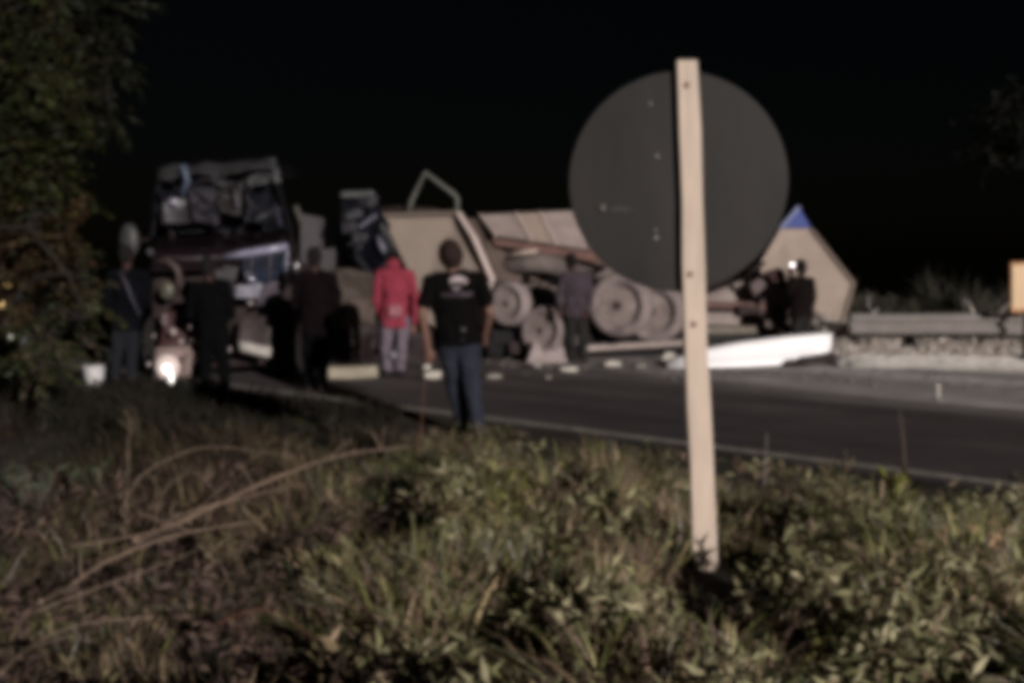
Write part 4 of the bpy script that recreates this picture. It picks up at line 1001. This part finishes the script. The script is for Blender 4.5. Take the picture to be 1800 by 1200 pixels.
def person(label, Y, s, J, shirt, trousers, shoes, hair, face, sleeve='long', group=None, voxel=.011, jacket_len=.0, hem=0, fold=.014, hood=False, skn=None, hs=1.0):
    """J: joints as (px, py, dY) ; face: unit vector the head looks along"""
    j = {k: at(v[0], v[1], Y+(v[2] if len(v) > 2 else 0)) for k, v in J.items()}
    fx = Vector(face).normalized(); root_z = min(j['la'].z, j['ra'].z)-.08*s
    root = thing('person', ((j['la'].x+j['ra'].x)/2, (j['la'].y+j['ra'].y)/2, root_z), label, 'person', group)
    b = G()
    pel, che, nek, hd = j['pel'], j['che'], j['nek'], j['head']
    sd = (j['rs']-j['ls']).normalized()
    def frame(up):
        z = up.normalized(); y = z.cross(sd).normalized(); x = y.cross(z); return Matrix((x, y, z)).transposed()
    ft = frame(nek-pel)
    belly = pel.lerp(che, .5)
    def torso(g, k):
        g.ball(pel, Vector((.165, .115, .14 if k == 0 else .07))*s+Vector((k, k, k)), ft); g.ball(belly, Vector((.150, .105, .17))*s+Vector((k, k, k)), ft)
        g.ball(che, Vector((.175, .115, .20))*s+Vector((k, k, k)), ft)
        cap(g, j['ls'].lerp(j['rs'], .12), j['rs'].lerp(j['ls'], .12), .065*s+k, .065*s+k)
        cap(g, nek - (nek-che).normalized()*.03*s, j['ls'].lerp(j['rs'], .15), .05*s+k*.6, .06*s+k); cap(g, nek - (nek-che).normalized()*.03*s, j['rs'].lerp(j['ls'], .15), .05*s+k*.6, .06*s+k)
    torso(b, 0)
    cap(b, nek - (nek-che).normalized()*.05*s, hd - (hd-nek).normalized()*.05*s, .058*s, .052*s)
    up = (hd-nek).normalized(); hy = fx - up*fx.dot(up); hy.normalize(); hx = hy.cross(up); H = Matrix((hx, hy, up)).transposed()
    b.ball(hd, Vector((.076, .095, .112))*s, H); b.ball(hd + H @ Vector((0, .025, -.055))*s, Vector((.055, .062, .06))*s, H)
    b.ball(hd + H @ Vector((0, .098, -.022))*s, Vector((.013, .02, .026))*s, H)
    b.ball(hd + H @ Vector((0, .084, .018))*s, Vector((.05, .012, .010))*s, H)
    b.ball(hd + H @ Vector((0, .083, -.062))*s, Vector((.024, .01, .009))*s, H)
    for e in (-1, 1):
        b.ball(hd + H @ Vector((.078*e, -.005, -.015))*s, Vector((.012, .02, .032))*s, H)
        b.ball(hd + H @ Vector((.042*e, .062, -.03))*s, Vector((.024, .022, .02))*s, H)
    for a in ('l', 'r'):
        cap(b, j[a+'s'], j[a+'e'], .052*s, .040*s); cap(b, j[a+'e'], j[a+'w'], .040*s, .026*s)
        hand(b, j[a+'w'], j[a+'w']-j[a+'e'], s, .6, 1 if a == 'l' else -1)
        cap(b, j[a+'h'], j[a+'k'], .088*s, .056*s); cap(b, j[a+'k'], j[a+'a'], .054*s, .038*s)
        fd = (j[a+'t']-j[a+'a']); cap(b, j[a+'a']-Vector((0, 0, .03*s)), j[a+'t'], .036*s, .028*s)
    body = link('body', bake(b, voxel*.8, 2), skn or skin_m, root, True)
    # clothes
    g = G(); k = .016*s; torso(g, k)
    hemp = pel - (che-pel).normalized()*(.075+jacket_len)*s
    for e in (-.065, 0, .065): cap(g, belly+sd*e*s, pel+sd*e*s, .115*s, .118*s); g.tube([pel+sd*e*s, hemp+sd*e*s], [.120*s, .124*s], 20)
    for a in ('l', 'r'):
        if sleeve == 'long':
            cap(g, j[a+'s'], j[a+'e'], .068*s, .056*s); cap(g, j[a+'e'], j[a+'w'].lerp(j[a+'e'], .06), .056*s, .040*s)
        else:
            cap(g, j[a+'s'], j[a+'s'].lerp(j[a+'e'], .62), .070*s, .068*s)
    if hood: g.ball(nek + H @ Vector((0, -.07, .03))*s, Vector((.10, .07, .08))*s, H); 
    me = bake(g, voxel, 2); folds(me, fold, 11, len(label)); sh = link('shirt' if sleeve != 'long' else 'jacket', me, shirt, root, True)
    g = G()
    g.ball(pel - (che-pel).normalized()*.02*s, Vector((.172, .125, .13))*s, ft)
    for a in ('l', 'r'):
        cap(g, j[a+'h'], j[a+'k'], .102*s, .074*s); cap(g, j[a+'k'], j[a+'a']+Vector((0, 0, .01*s)), .074*s, .062*s)
    me = bake(g, voxel, 2); folds(me, fold*.9, 12, len(label)+5); link('trousers', me, trousers, root, True)
    for a in ('l', 'r'):
        g = G(); an = j[a+'a']-Vector((0, 0, .025*s)); to = j[a+'t']; d = (to-an); d.z = 0
        if d.length < .01: d = Vector((0, 1, 0))
        d.normalize(); cap(g, an-d*.03*s, to, .048*s, .040*s); g.ball(an.lerp(to, .5)-Vector((0, 0, .015*s)), Vector((.05, .05, .035))*s)
        link('shoe', bake(g, .012*s, 1), shoes, root, True)
    g = G(); g.ball(hd + H @ Vector((0, -.014, .022))*s, Vector((.088, .100, .108))*s*hs, H)
    g.ball(hd + H @ Vector((0, -.05, -.03))*s, Vector((.074, .055, .07))*s, H)
    me = bake(g, .010*s, 1); folds(me, .010, 26, 3); link('hair', me, hair, root, True)
    return root, sh, j

skin_d = mat('skin_in_dark', srgb(58, 42, 38), .7, var=.08, scale=8, spec=.1)  # darkened copy of the skin; the onlookers' shade is put into its colour
hair_m = mat('dark_hair', srgb(34, 18, 14), .7, var=.3, scale=30, bump=.5)
black_hair = mat('black_hair', srgb(10, 7, 7), .9, var=.3, scale=30)
tee = mat('black_cotton', srgb(9, 7, 7), .95, spec=.08, var=.25, scale=14, bump=.2)
jeans = mat('blue_jeans', srgb(33, 37, 47), .9, var=.28, scale=9, bump=.25)
shoe_g = mat('grey_shoe', srgb(64, 60, 54), .8); shoe_d = mat('dark_shoe', srgb(30, 24, 24), .8)
near, tshirt, nj = person('man in a black T-shirt with white back print and blue jeans walking away', 9.65, 1.09,
    dict(head=(792, 452, .0), nek=(797, 478), che=(798, 528), pel=(808, 590), ls=(757, 496), rs=(842, 492), le=(742, 552, -.05), lw=(752, 612, .05), re=(861, 548, .03), rw=(852, 592, .24),
         lh=(791, 604), rh=(825, 604), lk=(797, 668, .1), rk=(828, 670, -.05), la=(812, 736, .15), ra=(840, 742, -.1), lt=(812, 757, .32), rt=(850, 760, .06)),
    tee, jeans, shoe_g, hair_m, (-.35, 1, .0), 'short', voxel=.009, hs=1.16)
# print on the back of the T-shirt, laid on the cloth
bv = BVHTree.FromPolygons([v.co[:] for v in tshirt.data.vertices], [p.vertices[:] for p in tshirt.data.polygons])
def decal(g, x0, y0, x1, y1, nx_=4, ny_=2, shape=None):
    base = len(g.v); ok = True
    for jy in range(ny_+1):
        for ix in range(nx_+1):
            u, w = ix/nx_, jy/ny_
            px, py = (x0+(x1-x0)*u, y0+(y1-y0)*w)
            if shape: px, py = shape(u, w)
            o_ = at(px, py, 8.5); d = (at(px, py, 9.6)-o_).normalized(); hit = bv.ray_cast(o_, d)
            if hit[0] is None: ok = False; g.v.append((0, 0, -5)); continue
            g.v.append(tuple(hit[0] - d*.005))
    if not ok: g.v = g.v[:base]; return
    for jy in range(ny_):
        for ix in range(nx_):
            a = base+jy*(nx_+1)+ix; g.f.append((a, a+1, a+nx_+2, a+nx_+1))
g = G()
def arc(cx, cy, rx, ry, t0_, t1_, th):
    return lambda u, w: (cx+(rx-th*w*1.2)*math.cos(t0_+(t1_-t0_)*u), cy+(ry-th*w)*math.sin(t0_+(t1_-t0_)*u))
decal(g, 0, 0, 0, 0, 14, 2, arc(806, 494, 16, 9.5, R(150), R(395), 6.5))
decal(g, 799, 489, 812, 497, 4, 2)
decal(g, 0, 0, 0, 0, 8, 2, arc(802, 502, 9, 7, R(20), R(160), 3))
split(g, 'back_print', mat('white_print', srgb(150, 138, 138), .8), near, True)
g = G(); x = 778.0; random.seed(5)
while x < 830:   # small row of worn letters, too blurred to read
    w = random.uniform(3.0, 4.6); y = 519 - (x-778)*.05
    decal(g, x, y-3, x+1.3, y+3, 1, 2); decal(g, x+1.3, y-3, x+w-1, y-1.6, 1, 1)
    if random.random() < .6: decal(g, x+1.3, y+1.6, x+w-1, y+3, 1, 1)
    if random.random() < .5: decal(g, x+w-2.2, y-3, x+w-1, y+3, 1, 2)
    x += w+1.0
o = g.build('print_lettering', mat('lilac_print', srgb(98, 84, 96), .8), near); o['kind'] = 'stuff'
decal_g = G(); bl = decal_g.box(at(815, 579, 9.50), .035, .01, .018)
decal_g.build('belt_tag', mat('grey_tag', srgb(90, 88, 88), .6), near)

red = mat('red_cloth', srgb(122, 42, 57), .85, var=.14, scale=8, bump=.2)
ltrou = mat('pale_lilac_grey_cloth', srgb(98, 88, 98), .9, var=.25, scale=10, bump=.2)
rp, rsh, rj = person('person in a bright red hooded jacket and pale grey trousers facing the wreck', 14.3, 1.0,
    dict(head=(688, 455, .12), nek=(692, 474, .02), che=(694, 508), pel=(694, 552), ls=(668, 482), rs=(720, 482), le=(661, 526, .0), lw=(668, 558, .1), re=(731, 526, 0), rw=(728, 570, .05),
         lh=(682, 562), rh=(708, 562), lk=(678, 612), rk=(706, 612), la=(680, 650), ra=(704, 650), lt=(678, 657, -.1), rt=(706, 657, .15)),
    red, ltrou, shoe_d, black_hair, (-.2, 1, 0), 'long', hood=True, jacket_len=.10)
g = G(); g.box(at(695, 546, 14.12), .17, .03, .14); g.build('pale_bag', mat('pink_grey_bag', srgb(150, 98, 106), .8), rp, bev=.02)
g = G(); g.ball(at(691, 624, 14.18), (.045, .03, .05)); g.build('knee_patch', mat('pale_patch', srgb(124, 120, 130), .7), rp, True)

purple = mat('purple_grey_cloth', srgb(56, 47, 54), .9, var=.2, scale=8, bump=.2)
dktr = mat('charcoal_cloth', srgb(28, 27, 26), .9, var=.2, scale=8)
person('man in a purple grey jacket and charcoal trousers standing before the trailer wheels', 16.0, 1.0,
    dict(head=(1003, 460, .05), nek=(1006, 480), che=(1010, 508), pel=(1012, 548), ls=(992, 487), rs=(1030, 489), le=(982, 516, -.05), lw=(984, 540, -.12), re=(1039, 515), rw=(1032, 545, -.1),
         lh=(1004, 556), rh=(1022, 556), lk=(1003, 595, .02), rk=(1025, 595), la=(1006, 632), ra=(1026, 632), lt=(1002, 638, .12), rt=(1030, 638, .12)),
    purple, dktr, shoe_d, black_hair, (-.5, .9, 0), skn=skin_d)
dkm = mat('dark_maroon_cloth', srgb(13, 7, 9), .95, spec=.08, var=.25, scale=8); dk = mat('black_cloth', srgb(5, 5, 6), .95, spec=.08, var=.25, scale=8)
navyc = mat('navy_cloth', srgb(7, 8, 13), .95, spec=.08, var=.3, scale=8); dj = mat('dull_blue_jeans', srgb(17, 19, 25), .9, var=.2)
person('onlooker in a dark maroon top and black trousers beside the grey box', 12.7, 1.0,
    dict(head=(553, 452, 0), nek=(553, 476), che=(553, 520), pel=(556, 575), ls=(524, 488), rs=(584, 488), le=(518, 535, .05), lw=(545, 560, .28), re=(590, 535, .05), rw=(566, 562, .28),
         lh=(545, 588), rh=(567, 588), lk=(543, 635), rk=(567, 635), la=(541, 680), ra=(565, 681), lt=(538, 688, .12), rt=(570, 688, .12)),
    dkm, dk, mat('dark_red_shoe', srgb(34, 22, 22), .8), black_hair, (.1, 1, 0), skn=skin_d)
person('onlooker all in black in front of the crushed truck nose', 13.0, 1.0,
    dict(head=(366, 470, 0), nek=(368, 493), che=(371, 535), pel=(376, 588), ls=(340, 505), rs=(398, 506), le=(334, 552, .05), lw=(360, 575, .28), re=(407, 550, .05), rw=(384, 577, .28),
         lh=(365, 600), rh=(387, 600), lk=(362, 640), rk=(392, 640), la=(360, 675), ra=(396, 676), lt=(357, 683, .12), rt=(401, 683, .1)),
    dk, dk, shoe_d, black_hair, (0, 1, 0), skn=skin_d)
_, _, p6 = person('onlooker in navy top with a shoulder strap and dull jeans beside the left tree', 13.4, 1.0,
    dict(head=(222, 448, 0), nek=(224, 472), che=(226, 515), pel=(222, 570), ls=(196, 484), rs=(254, 484), le=(190, 532, .05), lw=(212, 560, .28), re=(260, 530, .05), rw=(236, 560, .28),
         lh=(212, 582), rh=(233, 582), lk=(206, 622), rk=(232, 622), la=(202, 662), ra=(232, 662), lt=(198, 670, .12), rt=(236, 670, .12)),
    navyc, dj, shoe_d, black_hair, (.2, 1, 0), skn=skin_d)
st = G().tube([at(212, 478, 13.18), at(222, 500, 13.12), at(234, 530, 13.14), at(246, 555, 13.22)], [.016]*4, 6).build('shoulder_strap', mat('pale_strap', srgb(62, 60, 70), .8), _, True)
tp, _, tj = person('dark figure holding up a small torch beside the end of the second trailer', 16.4, .98,
    dict(head=(1408, 470, 0), nek=(1409, 488), che=(1410, 515), pel=(1408, 552), ls=(1394, 494), rs=(1425, 495), le=(1386, 514, -.2), lw=(1390, 482, -.34), re=(1430, 522), rw=(1424, 550, -.05),
         lh=(1401, 560), rh=(1416, 560), lk=(1399, 595), rk=(1418, 595), la=(1399, 628), ra=(1419, 628), lt=(1396, 634, .12), rt=(1422, 634, .12)),
    mat('brown_black_cloth', srgb(18, 12, 12), .95, spec=.1), dktr, shoe_d, black_hair, (0, 1, 0), skn=skin_d)
tw_ = tj['lw'] + Vector((0, -.02, .09))
tr = thing('torch', tw_, 'small lit torch raised by the dark figure near the trailer end', 'torch')
G().tube([tw_+Vector((0, .06, -.05)), tw_+Vector((0, -.04, .03))], .018, 10).build('barrel', deep, tr, True)
G().lathe(tw_+Vector((0, -.045, .035)), (0, -1, .7), [(0, .02), (.015, .032), (.025, .03)], 14).build('lens', mat('torch_lens', (.9, .85, .85), .4, emit=(1, .9, .9, 3)), tr)

# ------------------------------------------------------------------ hazard free extras: small stuff along the far lane edge
random.seed(3)
g = G()
for k in range(220):
    x = random.uniform(-1.5, 6.5); y = 15.3 - .35*(x-1) + random.gauss(0, .5); r_ = random.uniform(.008, .03)
    if y > 16.5: continue
    g.ball((x, y, max(0, ground(x, y))+r_*.5), (r_*1.4, r_, r_*.6), u=6, v=4)
tag(g.build('road_grit', mat('grit', srgb(110, 104, 98), .9)), 'grit and tiny fragments strewn along the foot of the wreck', 'grit', kind='stuff')
